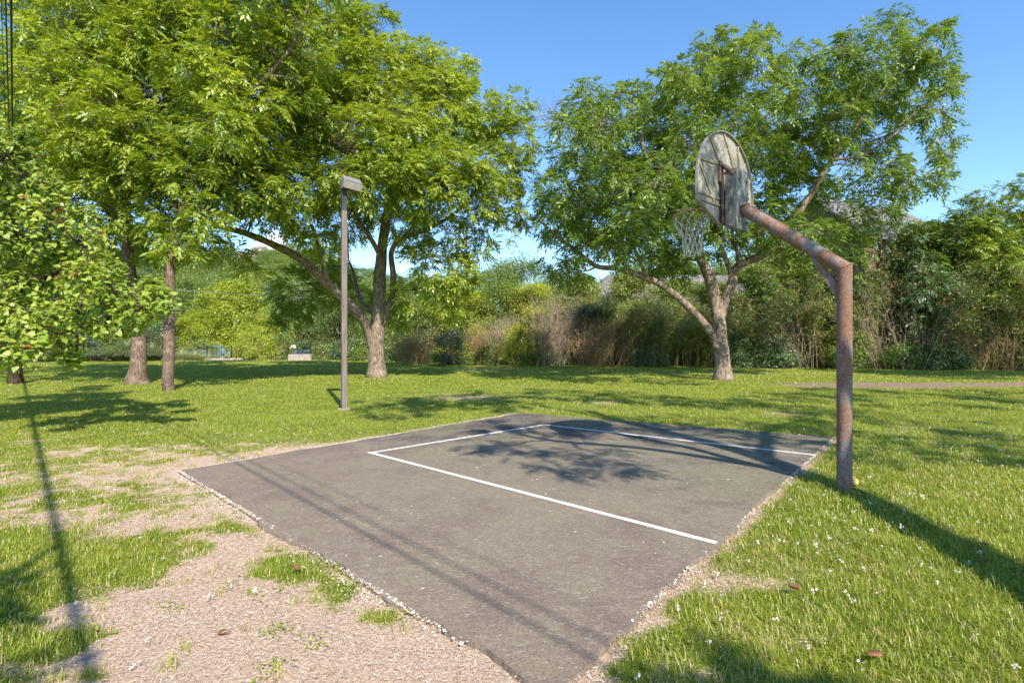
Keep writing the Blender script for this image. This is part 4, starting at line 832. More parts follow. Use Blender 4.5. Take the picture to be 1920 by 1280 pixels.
# ---------------------------------------------------------------- background planting
def bush(name, label, cat, base, size, n, leafmat, L, seed, lobes=14, trunk=0, group=None, lw=.5, stems=10, gap=-.2, barkm='twig', vb=.5, flat=1.0, lift=0, down=.25, shell=.6):
    """free-standing bush or far tree; size = (rx, ry, height)"""
    r = np.random.default_rng(seed); root = thing(name, label, cat, base, group); base = np.asarray(base, float); rx, ry, h = size
    tb = MB(); cb = MB(); z0 = trunk*h; cen = []
    for i in range(lobes):
        th = r.uniform(0, 6.283); t_ = r.random(); q = r.uniform(.1, .75)**.6; prof = math.sin(math.pi*min(.97, .18+.72*t_))**.6
        R = r.uniform(.55, 1.15)*min(rx, ry, (h-z0)/2*1.3)*1.25/max(6, lobes)**.5*(1.1-.3*t_); cen.append((base+np.array([math.cos(th)*q*rx*prof, math.sin(th)*q*ry*prof, z0+R*.6+(h-z0-R*1.5)*t_]), R))
    cen.append((base+np.array([0, 0, h-.3*min(rx, h/2)]), .3*min(rx, h/2)))
    for k in range(max(1, stems if not trunk else 1)):
        b = base+(np.array([r.normal(0, rx*.18), r.normal(0, ry*.18), 0]) if not trunk else 0); c = cen[r.integers(len(cen))][0] if not trunk else base+np.array([0, 0, h*.75])
        q = smooth([b-uz*.1, (b+c)/2+r.normal(0, .08*h, 3)*[1, 1, 0], c], 5); tb.tube(q, np.linspace(.045*h*.6 if trunk else .03, .012, len(q)), 8 if trunk else 5)
    for c, R in cen:
        s = base+np.array([0, 0, max(.2, min(c[2]-base[2]-.5, z0 if trunk else .3))]); q = smooth([s, (s+c)/2+r.normal(0, .05*h, 3), c], 4); tb.tube(q, np.linspace(.03+.006*h, .01, len(q)), 5)
        k = 7; e = c+nrm(r.normal(size=(k, 3)))*R*.9; tb.sticks(np.tile(c, (k, 1)), e, .012, .005)
    tb.build('trunk', M[barkm], root)
    w = np.array([R*R for _, R in cen]); w /= w.sum(); own = r.choice(len(cen), n, p=w); cc = np.array([c for c, _ in cen])[own]; RR = np.array([R for _, R in cen])[own]
    nsub = n//16+1; ow2 = r.choice(len(cen), nsub, p=w); u = nrm(r.normal(size=(nsub, 3))); sc_ = np.array([c for c, _ in cen])[ow2]+u*(r.uniform(shell**3, 1.25, nsub)**(1/3))[:, None]*np.array([R for _, R in cen])[ow2][:, None]*[1.05, 1.05, .95]
    # loose fill through the whole outline so that the lobes run into each other
    m2 = nsub//4; t2 = r.random(m2); th2 = r.uniform(0, 6.283, m2); q2 = r.uniform(.3, 1, m2)**.5*.92; pf = np.sin(np.pi*np.clip(.16+.78*t2, 0, .97))**.55; edge = 1+.18*noise(np.stack([np.cos(th2)*2, np.sin(th2)*2, t2*5], 1), 1.3, seed+5)
    fill = base+np.stack([np.cos(th2)*q2*rx*pf*edge, np.sin(th2)*q2*ry*pf*edge, z0+(h-z0)*.97*t2*edge], 1); sc_ = np.vstack([sc_, fill])
    sc_ = sc_[noise(sc_, 1.6, seed) > gap-.9]
    i = r.integers(0, len(sc_), n); p = sc_[i]+r.normal(0, 1, (n, 3))*L*[1.9, 1.9, 1.0]
    p[:, 2] = np.maximum(p[:, 2], base[2]+.02)
    out_ = nrm(p-(base+np.array([0, 0, h*.45]))); d = nrm(r.normal(0, .8, (n, 3))+out_*.5-[0, 0, down]); nr = nrm(r.normal(0, .55, (n, 3))+out_*.5+[0, 0, .6])
    vv = np.clip(vb+noise(sc_, 1.3, seed+3)[i]*.18+r.normal(0, .14, n), 0, 1); LL = L*r.uniform(.7, 1.3, n); cb.leaves(p, d, nr, LL, LL*lw, v=vv); cb.build('crown', leafmat, root)
    return root

def gz_(x, y): return float(hgt(np.array([float(x)]), np.array([float(y)]))[0])
def at(px, y, dz=0): x = (px-960)/F*y; return np.array([x, y, gz_(x, y)+dz])

# prototypes of far trees, first one used where it stands
pos = [  # px, distance, scale, kind, label
    (440, 66, 1.0, 'bright', 'rounded yellow green tree glowing left of the leaning limb'),
    (330, 74, 1.0, 'mid', 'mid green tree behind the slim straight trunk'),
    (570, 62, 1.0, 'feather', 'soft feathery green tree over the low stone wall'),
    (150, 56, 1.05, 'mid', 'green tree behind the flared trunk at the left'),
    (60, 50, 1.0, 'darkt', 'dark tree in the shade behind the far left trunk'),
    (380, 64, .62, 'bright', 'smaller yellow green tree left of the rounded bright one'),
    (490, 58, .52, 'bright', 'low bright green tree right of the rounded bright one, over the fence'),
    (640, 56, .85, 'feather', 'feathery green tree behind the lamp post'),
    (720, 60, .9, 'feather', 'soft green tree behind the forked pecan trunk'),
    (800, 62, .95, 'mid', 'green tree behind the dead reeds right of the forked trunk'),
    (250, 64, .9, 'mid', 'green tree between the two left trunks'),
    (960, 66, 1.35, 'feather', 'tall pale feathery tree under the gap of blue sky'),
    (870, 55, .95, 'mid', 'green tree below the utility pole'),
    (1040, 60, .95, 'mid', 'green tree right of the sky gap behind the dead cane'),
    (-40, 60, 1.2, 'mid', 'green tree beyond the left edge of the lawn'),
    (1130, 50, .8, 'mid', 'green tree left of the grey roof'), (1255, 62, 1.3, 'mid', 'tall green tree rising behind the grey roof, left one'), (1345, 60, 1.2, 'feather', 'feathery tree rising behind the grey roof over the fork of the trunk'), (1440, 60, 1.35, 'mid', 'tall green tree rising behind the grey roof, right one'), (1560, 62, 1.5, 'mid', 'tall green tree left of the wooden house'),
    (1900, 40, 1.15, 'mid', 'tall green tree beyond the house at the right edge'),
    (1820, 38, .92, 'mid', 'green tree hiding the right end of the wooden house')]
protos = {}
spec = {'bright': ((5.2, 4.5, 9.0), 30000, 'bright', .22, 61, .52, 0, 46), 'mid': ((5.0, 4.5, 9.5), 34000, 'mid', .20, 62, .5, .08, 50), 'feather': ((5.4, 4.5, 8.6), 42000, 'feather', .17, 63, .42, .08, 50), 'darkt': ((4.5, 4.0, 9.0), 26000, 'dark', .22, 64, .5, .08, 40)}
M['feather'] = leaf_mat('feathery_leaf', [(0, (.11, .17, .045)), (.5, (.18, .26, .07)), (1, (.28, .36, .11))], .38, .04)
for px, y, sc_, kind, label in pos:
    b = at(px, y)
    if kind not in protos:
        s_, n, lm, L, sd, lw, tr, lb = spec[kind]; protos[kind] = bush('background_tree', label, 'tree', b, s_, n, M[lm], L, sd, lobes=lb, trunk=tr+.001, group='trees beyond the lawn', lw=lw, barkm='bark_dark', vb=.5, shell=.45)
        pr = protos[kind]; pr.scale = (sc_,)*3
    else: copy_thing(protos[kind], b, rng.uniform(0, 6.28), sc_, label, 'trees beyond the lawn', 'background_tree')
# trees up the far hillside: nothing tells them apart
k = 0
for row in range(6):
    y = 96+row*15
    for px in range(-120, 760, 34):
        q = px+rng.uniform(-14, 14); yy = y+rng.uniform(-6, 6); b = at(q, yy)
        if abs(q-462) < 30 and 118 < yy < 166: continue
        b[2] -= .5
        copy_thing(protos[rng.choice(['mid', 'feather', 'feather', 'darkt', 'mid'])], b, rng.uniform(0, 6.28), rng.uniform(.62, .95)*(1.0 if yy < 150 else .8), 'small green tree in the wooded hillside far behind the lawn', 'trees on the far hillside', 'hillside_tree'); k += 1
for px in range(780, 2050, 60):
    q = px+rng.uniform(-20, 20); b = at(q, 84+rng.uniform(-6, 6)); copy_thing(protos[rng.choice(['mid', 'feather'])], b, rng.uniform(0, 6.28), rng.uniform(.9, 1.15), 'green tree top far behind the thicket on the right', 'trees behind the thicket', 'background_tree')

# dark hedge shrubs at the left and low planting before the fence
SH_ = [(30, 41, (3.2, 1.6, 2.6), 'dark', 'dark clipped hedge shrub behind the far left trunk'), (105, 42, (3.2, 1.6, 2.3), 'dark', 'dark low hedge shrub between the left trunks and the pampas grass'), (160, 43, (1.6, 1.4, 1.7), 'dark', 'small dark shrub touching the pampas grass'), (-50, 40, (3, 2, 3), 'dark', 'dark hedge shrub cut by the left edge'),
       (60, 48, (4, 2, 4.5), 'mid', 'tall green shrub above the dark hedge at the left'), (190, 50, (3, 2, 4.2), 'mid', 'green shrub behind the pampas grass'), (290, 50, (2.2, 2, 3.4), 'darkg', 'deep green shrub between the two left trunks'),
       (370, 50, (2, 1.6, 2.0), 'mid', 'low shrub by the parked car'), (520, 47, (1.5, 1.2, 2.6), 'mid', 'loose green shrub left of the stone wall'), (480, 46, (2.2, 1.5, 2.5), 'bright', 'bright green shrub spilling over the iron fence'),
       (455, 46.5, (1.7, 1.3, 1.9), 'bright', 'low bright green shrub in front of the iron fence'), (610, 46, (1.6, 1.2, 1.4), 'mid', 'low green shrub right of the stone wall'), (660, 45, (2.0, 1.4, 1.7), 'darkg', 'low dark green shrub behind the lamp post'),
       (745, 42, (1.6, 1.3, 2.2), 'darkg', 'round green shrub right of the forked trunk'), (700, 44, (2, 1.5, 3), 'mid', 'green shrub behind the base of the forked trunk')]
sp = {'dark': 'dark', 'mid': 'mid', 'darkg': 'darkg', 'bright': 'bright'}; M['darkg'] = leaf_mat('deep_green_leaf', [(0, (.05, .10, .025)), (.5, (.09, .16, .035)), (1, (.17, .25, .06))], .3, .08)
for i, (px, y, s_, kd, label) in enumerate(SH_): bush('shrub', label, 'shrub', at(px, y), s_, int(2600*s_[0]*s_[2]**.8/2), M[kd], .12, 80+i, lobes=20, group='shrubs along the far edge of the lawn', shell=.4)

def fountain(name, label, cat, base, n, h, spread, mat, seed, w=.012, group=None, arch=.5, vb=.5, segs=5, lean=(0, 0), foot=.25, part='blades'):
    """arching blades or dry stems rising from one root"""
    r = np.random.default_rng(seed); root = thing(name, label, cat, base, group); mb = MB(); base = np.asarray(base, float)
    th = r.uniform(0, 6.283, n); q = r.uniform(.05, 1, n)**.7; H = h*r.uniform(.6, 1.05, n)*(1-.25*q); b = base+np.stack([np.cos(th)*q*foot, np.sin(th)*q*foot, 0*q], 1)
    out_ = np.stack([np.cos(th), np.sin(th), 0*th], 1)*(q*spread)[:, None]+np.array([lean[0], lean[1], 0]); sd = np.stack([-np.sin(th), np.cos(th), 0*th], 1); pr = None
    rings = []
    for k in range(segs+1):
        t_ = k/segs; z = H*(t_-arch*t_**3*q*.75); pt = b+out_*(t_**1.7)[..., None] if False else b+out_*t_**1.7; pt = pt+np.stack([0*z, 0*z, z], 1)+r.normal(0, .012*h*(t_ > 0), (n, 3)); ww = w*(1-.8*t_)
        rings += [pt-sd*ww, pt+sd*ww]
    V = np.stack(rings, 1).reshape(-1, 3); kk = np.arange(n)[:, None]*(2*segs+2); f = np.concatenate([kk+np.array([[2*s, 2*s+1, 2*s+3, 2*s+2]]) for s in range(segs)]); v = np.clip(vb+r.normal(0, .18, n), 0, 1)
    mb.add(V, f, sm=False, v=np.tile(v, segs)); mb.build(part, mat, root); return root
fountain('pampas_grass', 'big grey green mound of pampas grass behind the flared trunk', 'ornamental grass', at(238, 43), 4200, 2.1, 2.6, M['pampas'], 101, .014, arch=.9, foot=.9)
fountain('pampas_grass', 'smaller pampas grass clump just right of the flared trunk', 'ornamental grass', at(285, 44), 1800, 1.7, 1.5, M['pampas'], 102, .014, arch=.9, foot=.6)
for i, (px, y, h) in enumerate(((340, 45, 1.1), (365, 45.4, 1.0), (390, 45.2, .8))): fountain('tan_grass', ('tan dry grass clump right of the slim trunk', 'tan dry grass clump below the parked car', 'short tan grass clump at the end of the iron fence')[i], 'ornamental grass', at(px, y), 900, h, .9, M['pampas'], 110+i, .010, arch=.4, foot=.7, vb=.95, group='tan grass by the fence')

# ---- the thicket behind the court: bamboo, dead cane, shrubs and vines
def bamboo(label, base, n, h, spread, seed, green=.55, leaves=6500, name='bamboo_clump', lean=(0, 0), depth=1.6):
    r = np.random.default_rng(seed); root = thing(name, label, 'bamboo', base, 'bamboo and cane in the thicket'); base = np.asarray(base, float); tb = MB(); cb = MB(); Pn = []; Vn = []
    for k in range(n):
        b = base+np.array([r.uniform(-1, 1)*spread, r.uniform(-1, 1)*depth, -.05]); H = h*r.uniform(.6, 1.1); ln = np.array([r.normal(0, .22)+lean[0], r.normal(-.06, .18)+lean[1], 0])*H
        q = smooth([b, b+ln*.12+uz*H*.4, b+ln*.5+uz*H*.78, b+ln*1.2+uz*H*.98], 3); rr = np.linspace(r.uniform(.012, .024), .004, len(q)); tb.tube(q, rr, 5, v=r.random())
        m = int(leaves/n/5); ix = r.uniform(.12 if r.random() < .25 else .42, 1, m); pts = q[np.minimum((ix*(len(q)-1)).astype(int), len(q)-1)]; e = pts+np.stack([r.normal(0, .28, m), r.normal(0, .28, m), r.normal(0.05, .2, m)], 1); tb.sticks(pts, e, .004, .002); Pn.append(e); Vn.append(np.full(m, np.clip(green+r.normal(0, .16), 0, 1)))
    tb.build('canes', M['cane'], root, ) ; root.children[0]['kind'] = 'stuff'
    p = np.repeat(np.concatenate(Pn), 5, 0); v = np.repeat(np.concatenate(Vn), 5); m = len(p); p = p+r.normal(0, .06, (m, 3)); p[:, 2] = np.maximum(p[:, 2], base[2]+.03)
    d = nrm(r.normal(0, .8, (m, 3))*[1, 1, .4]-[0, 0, .5]); nr = nrm(r.normal(0, .5, (m, 3))+[0, -.3, .8]); L = r.uniform(.10, .19, m); cb.leaves(p, d, nr, L, L*.2, v=np.clip(v+r.normal(0, .12, m), 0, 1), wide=.35); o = cb.build('leaves', M['bamboo'], root); o['kind'] = 'stuff'
    return root
def dead_cane(label, base, n, h, seed, spread=1.0, lean=(0, 0), mat='dead', group='dead cane in the thicket', r0=.012):
    r = np.random.default_rng(seed); root = thing('dead_cane', label, 'dead cane', base, group); base = np.asarray(base, float); mb = MB()
    b = base+np.stack([r.normal(0, .35*spread, n), r.normal(0, .4, n), np.full(n, -.05)], 1); H = h*r.uniform(.5, 1.05, n); ln = np.stack([r.normal(lean[0], .24*spread, n), r.normal(lean[1], .14, n), 0*H], 1)*H[:, None]
    m1 = b+ln*.45+uz*(H*.55)[:, None]; tip = b+ln+uz*H[:, None]; mb.sticks(b, m1, r0, r0*.7); mb.sticks(m1, tip, r0*.7, .003, sag=.03)
    k = 11; t_ = r.uniform(.2, 1, (n, k, 1)); s = b[:, None]+(tip-b)[:, None]*t_; e = s+np.stack([r.normal(0, .16, (n, k)), r.normal(0, .16, (n, k)), r.uniform(.1, .42, (n, k))], 2); mb.sticks(s.reshape(-1, 3), e.reshape(-1, 3), .0045, .002); mb.build('stems', M[mat], root)
    cb = MB(); q = e.reshape(-1, 3); q = np.repeat(q, 2, 0); m = len(q); q = q+r.normal(0, .05, (m, 3)); L = r.uniform(.06, .16, m); cb.leaves(q, nrm(r.normal(0, .6, (m, 3))-[0, 0, .5]), nrm(r.normal(size=(m, 3))), L, L*.16, v=r.random(m)); cb.build('dry_leaves', M['dry'], root); return root

def edge_y(px): return 35.5-(px-800)/1100*7.2     # distance of the thicket's front
TH = [(1085, 1, 5.0, .55, 'bamboo with tan canes left of the leaning grey limb'), (1140, .2, 4.2, .62, 'reddish tan bamboo below the grey roof'), (1195, .4, 4.6, .6, 'bamboo clump with bare leaning canes under the long left limb'), (1245, .5, 4.4, .45, 'yellow green bamboo just left of the grey forked trunk'),
      (1300, .3, 4.4, .5, 'bamboo clump directly behind the grey forked trunk, left side'), (1415, .5, 5.2, .35, 'dark green bamboo right of the grey forked trunk'), (1470, .2, 5.0, .4, 'bamboo with leaning dry stems left of the hoop post'), (1535, .4, 5.0, .4, 'green bamboo just left of the hoop post'), (1620, .3, 5.2, .5, 'bright bamboo tuft just right of the hoop post'),
      (1680, .5, 5.0, .62, 'bamboo tangled with dead stems right of the hoop post'), (1740, .3, 5.0, .42, 'green bamboo below the wooden house'), (1800, .4, 5.0, .6, 'bamboo with bare yellow canes left of the right edge'), (1850, .2, 4.8, .72, 'tan bamboo with bare lower canes near the right edge'), (1905, .3, 4.8, .72, 'tan bamboo clump at the right edge'), (1965, .3, 5, .6, 'bamboo clump past the right edge')]
for i, (px, dy, h, gn, label) in enumerate(TH): bamboo(label, at(px, edge_y(px)+dy+rng.uniform(.3, 2.2)), 30, h*rng.uniform(.72, 1.08), .95, 200+i, gn-.12, 17000)
DC = [(1030, 0, 4.6, 190, 1.3, (.14, 0), 'dead', 'tall grey pink plume of dead cane in the middle of the thicket'), (935, .4, 3.1, 110, 1.0, (.10, 0), 'dead', 'smaller grey dead plume left of the pointed green conifer'), (905, .2, 2.6, 90, 1.0, (-.05, 0), 'cane', 'short tan dead reeds beside the dark round shrub'),
      (775, .5, 2.4, 120, 1.6, (.05, 0), 'cane', 'brown dead reeds right of the forked pecan trunk'), (1110, -.2, 3.0, 130, 1.5, (0, 0), 'cane', 'reddish brown dead reeds below the dark overhanging branch'), (1500, -.1, 3.6, 22, 1.3, (-.25, 0), 'dead', 'pale dead stems leaning left of the hoop post'), (1650, -.2, 4.4, 26, 1.2, (-.18, 0), 'dead', 'pale dead stems leaning right of the hoop post'),
      (1715, 0, 5.0, 34, 1.8, (.12, -.05), 'dead', 'tangle of broken grey stems high in the thicket below the house'), (1840, -.1, 3.4, 34, 1.3, (-.12, 0), 'cane', 'bare yellow canes fanning out near the right edge'), (1560, .1, 3.0, 20, .9, (.1, 0), 'cane', 'thin dry canes right behind the hoop post'), (1165, .2, 3.4, 34, 1.2, (.2, 0), 'cane', 'thin tan canes leaning right below the grey roof'), (1890, -.1, 3.2, 34, 1.3, (.05, 0), 'cane', 'bare tan canes at the right edge')]
for i, (px, dy, h, n, spd, ln, mt, label) in enumerate(DC): dead_cane(label, at(px, edge_y(px)+dy), n, h, 300+i, spd, ln, mt)
SR = [(845, -.2, (1.35, 1.2, 2.3), 'dark', .09, 1, 'dark round shrub at the left end of the thicket'), (970, -.1, (1.2, 1.1, 2.5), 'bright', .08, 1, 'pointed yellow green conifer shaped shrub left of the dead plume'), (925, .2, (1.1, 1, 1.6), 'mid', .09, 1, 'low green shrub left of the pointed one'), (1010, .2, (1.0, 1, 2.0), 'bamboo', .10, 1, 'low yellow green shrub right of the pointed one'),
      (1390, .2, (1.3, 1, 2.0), 'darkg', .10, 1, 'low green shrub right beside the grey forked trunk'), (1450, 0, (1.6, 1, 1.7), 'darkg', .11, 1, 'low broad leaved shrub under the dark bamboo'), (1590, .1, (1.3, 1, 2.1), 'mid', .10, 1, 'leafy shrub straight behind the hoop post'), (1700, -.1, (1.5, 1, 1.5), 'mid', .09, 1, 'low green shrub right of the hoop post'), (1765, 0, (1.2, 1, 1.5), 'darkg', .10, 1, 'low dark shrub between bamboo clumps at the right'), (1215, .2, (1.3, 1, 1.3), 'darkg', .10, 1, 'low leafy shrub under the long left limb'), (1040, .3, (1.0, .8, 1.3), 'darkg', .10, 1, 'low shrub at the foot of the dead plume'), (890, .3, (1.0, .8, 1.3), 'mid', .10, 1, 'low green shrub right of the dark round one')]
for i, (px, dy, s_, kd, L, _, label) in enumerate(SR): bush('shrub', label, 'shrub', at(px, edge_y(px)+dy), s_, int(3800*s_[0]*s_[2]), M[kd], L, 400+i, lobes=22, group='shrubs in the thicket', shell=.35, lw=.45)
# taller growth behind
TB = [(800, 5, (2.8, 2, 4.4), 'mid', 'green tree at the left end behind the dark round shrub'), (880, 4, (2.6, 2, 5.0), 'bright', 'yellow green tree behind the short tan reeds'), (950, 4.5, (2.6, 2, 5.6), 'mid', 'green tree behind the pointed shrub'), (1005, 3.5, (1.8, 1.5, 5.3), 'bright', 'slender yellow green tree left of the dead plume'), (1330, 3.6, (2.0, 1.4, 5.3), 'mid', 'small green tree seen right above the fork of the grey trunk'), (1090, 4, (2.6, 2, 6.0), 'olive', 'grey green tree behind the dead plume'), (1185, 3.2, (2.8, 1.6, 6.2), 'olive', 'grey green tree in front of the grey roof'),
      (1110, 1.2, (2.0, 1.2, 3.6), 'dark', 'dark small tree overhanging the reddish reeds'), (1262, 2.6, (2.0, 1.4, 5.4), 'mid', 'green bush between the limbs of the grey forked tree'), (1420, 3, (2.4, 1.8, 6.2), 'olive', 'grey green vine covered tree right of the grey forked trunk'), (1500, 3.4, (2.9, 2, 7.6), 'olive', 'tall vine covered tree left of the hoop post'),  (1725, 2.6, (2.6, 1.8, 8.3), 'mid', 'green tree below the wooden wall of the house'),  (2000, 3, (3, 2, 9), 'mid', 'green tree past the right edge'),
      (1830, .9, (1.9, 1.2, 5.6), 'olive', 'pale leaved vine mass hanging over the canes near the right edge'), (1905, .9, (1.9, 1.2, 5.8), 'mid', 'vine covered bush hanging over the canes at the right edge'), (1760, 1.0, (1.6, 1.1, 5.0), 'darkg', 'dark vine covered bush left of the pale vine mass'), (1590, 1.4, (1.6, 1.1, 5.0), 'darkg', 'dark vine covered bush behind the top of the hoop post')]
for i, (px, dy, s_, kd, label) in enumerate(TB): bush('tree', label, 'tree', at(px, edge_y(px)+dy), s_, int(3600*s_[0]*s_[2]), M[kd], .12, 500+i, lobes=38, group='trees in the thicket', shell=.4, lw=.42, vb=.55)

def lobed(label, px, dy, w, h, mat, seed, low=2.2, n=22, density=4.2):
    r = np.random.default_rng(seed); b = at(px, edge_y(px)+dy); bl_ = []
    for k in range(n):
        t_ = (k+r.random())/n; z_ = low+(h-low-.9)*t_; q = math.sin(math.pi*(.14+.74*t_))**.7; th = r.uniform(0, 6.283); rr_ = r.uniform(.35, 1)*q
        bl_.append((b+np.array([math.cos(th)*w*rr_, math.sin(th)*w*.8*rr_-.3, z_]), r.uniform(.6, 1.0)*(1.1-.3*t_)))
    bl_.append((b+np.array([0, 0, h-.7]), .7))
    lim = [([b, b+[.1, 0, h*.25], b+[-.2, .1, h*.5], b+[.1, 0, h*.85]], .02*h, .03), ([b+[0, 0, h*.22], b+[-w*.4, -.3, h*.42], b+[-w*.6, -.3, h*.62]], .012*h, .02), ([b+[0, 0, h*.26], b+[w*.4, .2, h*.45], b+[w*.6, .2, h*.66]], .012*h, .02)]
    grow('tree', label, 'tree', b, lim, bl_, mat, M['bark_dark'], density=density, seed=seed, gap=-.05, leaf=.36, lw=.36, group='trees in the thicket', per_branch=4, flare=1.1)
lobed('tall green tree behind the elbow of the hoop', 1560, 2.6, 2.7, 8.6, M['pecan_deep'], 601)
lobed('deep green tree below the roof peak', 1650, 2.4, 2.6, 8.9, M['darkg'], 602)
lobed('leafy green tree right of the wooden house', 1795, 2.0, 2.4, 9.6, M['pecan_deep'], 603)
lobed('tall light green tree near the right edge', 1858, 1.4, 2.4, 10.0, M['pecan'], 604, 2.6)
lobed('tallest green tree at the right edge', 1930, 1.8, 2.6, 10.6, M['pecan_deep'], 605)
lobed('green tree with hanging sprays right of the grey forked trunk', 1470, 2.4, 2.4, 6.8, M['pecan_deep'], 606)
lobed('slender green tree hiding the right end of the house roof', 1775, 2.4, 1.8, 9.0, M['pecan_deep'], 608, 3.0, 18)
lobed('low spreading tree in front of the wooden house wall', 1720, 1.2, 2.2, 6.6, M['darkg'], 607, 2.4)

# ---------------------------------------------------------------- houses, car, fence, wall, street
t = NT('shingles'); co = t.coord(); br = t.n('ShaderNodeTexBrick'); t.l(co, br.inputs['Vector']); br.inputs['Scale'].default_value = 3; br.inputs['Color1'].default_value = (.12, .115, .125, 1); br.inputs['Color2'].default_value = (.19, .175, .19, 1); br.inputs['Mortar'].default_value = (.12, .11, .12, 1)
n = t.noise(co, 2, 5); M['shingle'] = t.pbr(t.mix(t.ramp(n, [(.4, 0.0), (.7, .5)]), br.outputs[0], (.24, .20, .19)), .9)
M['shingle_brown'] = simple('brown_shingles', (.20, .16, .14), (.30, .25, .22), 3, .9)
t = NT('cedar_boards'); co = t.coord(); w_ = t.n('ShaderNodeTexWave'); t.l(co, w_.inputs['Vector']); w_.inputs['Scale'].default_value = 1.6; w_.inputs['Distortion'].default_value = .3; n = t.noise(co, 6, 5)
M['cedar'] = t.pbr(t.mix(t.ramp(w_.outputs['Fac'], [(.02, 1.0), (.10, 0.0)]), t.ramp(n, [(.3, (.17, .09, .07)), (.7, (.32, .21, .17))]), (.04, .025, .02)), .8)
M['whitewall'] = simple('white_render', (.72, .70, .66), (.82, .80, .77), 3, .8); M['darkglass'] = simple('window_glass', (.02, .025, .03), (.04, .05, .06), 2, .15); M['trim'] = simple('brown_trim', (.12, .08, .06), (.2, .14, .1), 6, .8)
def house(label, c, w, d, hw, hr, wallm, roofm, rot=0, hip=0.0, group=None, chim=None, windows=((-.5, .55), (.35, .55)), eave=.6):
    o = thing('house', label, 'house', c, group); ca, sa = math.cos(rot), math.sin(rot); X_ = np.array([ca, sa, 0]); Y_ = np.array([-sa, ca, 0]); c = np.asarray(c, float)
    mb = MB(); p = [c-X_*w-Y_*d, c+X_*w-Y_*d, c+X_*w+Y_*d, c-X_*w+Y_*d]; V = p+[q+uz*hw for q in p]+[c-X_*w*(1-hip)+uz*(hw+hr-.15), c+X_*w*(1-hip)+uz*(hw+hr-.15)]
    mb.add(V, [[0, 1, 5, 4], [1, 2, 6, 5], [2, 3, 7, 6], [3, 0, 4, 7]], [[5, 6, 9], [7, 4, 8]], sm=False); mb.build('wall', M[wallm], o)
    mb = MB(); e = eave; sl = hr/d; z0 = hw-e*sl; r0 = c-X_*(w*(1-hip)+(e if not hip else 0))+uz*(hw+hr); r1 = c+X_*(w*(1-hip)+(e if not hip else 0))+uz*(hw+hr); q = [c-X_*(w+e)-Y_*(d+e)+uz*z0, c+X_*(w+e)-Y_*(d+e)+uz*z0, c+X_*(w+e)+Y_*(d+e)+uz*z0, c-X_*(w+e)+Y_*(d+e)+uz*z0]
    T = q+[r0, r1]; Bq = [t_-uz*.16 for t_ in T]; V = T+Bq; fa = [[0, 1, 5, 4], [2, 3, 4, 5]]; mb.add(V, fa, [[a+6 for a in f_[::-1]] for f_ in fa], sm=False)
    if hip: mb.add(V, [[1, 2, 5], [3, 0, 4], [11, 8, 7], [10, 6, 9]], [[0, 6, 7, 1], [1, 7, 8, 2], [2, 8, 9, 3], [3, 9, 6, 0]], sm=False)
    else: mb.add(V, [[0, 6, 7, 1], [2, 8, 9, 3], [1, 7, 11, 5], [5, 11, 8, 2], [3, 9, 10, 4], [4, 10, 6, 0]], sm=False)
    rf = mb.build('roof', M[roofm], o)
    if chim is not None:
        mb = MB(); cc = c+X_*chim[0]+Y_*chim[1]; mb.box(cc+uz*(hw+hr*.6+chim[2]/2), X_*.5, Y_*.5, uz*(hr*.4+chim[2]/2)); mb.box(cc+uz*(hw+hr+chim[2]+.06), X_*.6, Y_*.6, uz*.07); mb.build('chimney', M['whitewall'], rf)
    for u, v in windows:
        wn = MB(); cc = c+X_*w*u-Y_*(d+.02)+uz*hw*v
        for a, b_, sx_, sz in ((-.5, 0, .05, .65), (.5, 0, .05, .65), (0, -.6, .45, .05), (0, .6, .45, .05), (0, 0, .03, .55)): wn.box(cc+X_*a+uz*b_, X_*sx_, Y_*.04, uz*sz)
        wo = wn.build('window', M['trim'], o); wn = MB(); wn.box(cc+Y_*.0, X_*.45, Y_*.015, uz*.55); wn.build('pane', M['darkglass'], wo)
    return o
y = 41; c = at(1290, y); house('grey shingle roofed house seen between the limbs of the grey forked tree', c, 8.5, 4.0, 3.6, 2.8, 'cedar', 'shingle', .05, .3)
c = at(1690, 40); house('tall wood sided house with a grey roof peak above the thicket at the right', c+np.array([-1.2, 2.4, 0]), 6.2, 3.6, 8.8, 3.0, 'cedar', 'shingle', math.radians(28), 0, windows=((.1, .82), (-.55, .82), (.62, .82)))
c = at(462, 140); c[2] += 1; house('brown roofed house on the crest of the far hillside', c, 6.2, 4, 2.2, 2.6, 'whitewall', 'shingle_brown', .1, .35, chim=None)
c = at(489, 150); house('narrow white house gable on the crest right of the brown roof', c+uz*2, 1.3, 2.5, 4.6, .8, 'whitewall', 'shingle_brown', 0, 0, windows=((0, .8),), eave=.15)

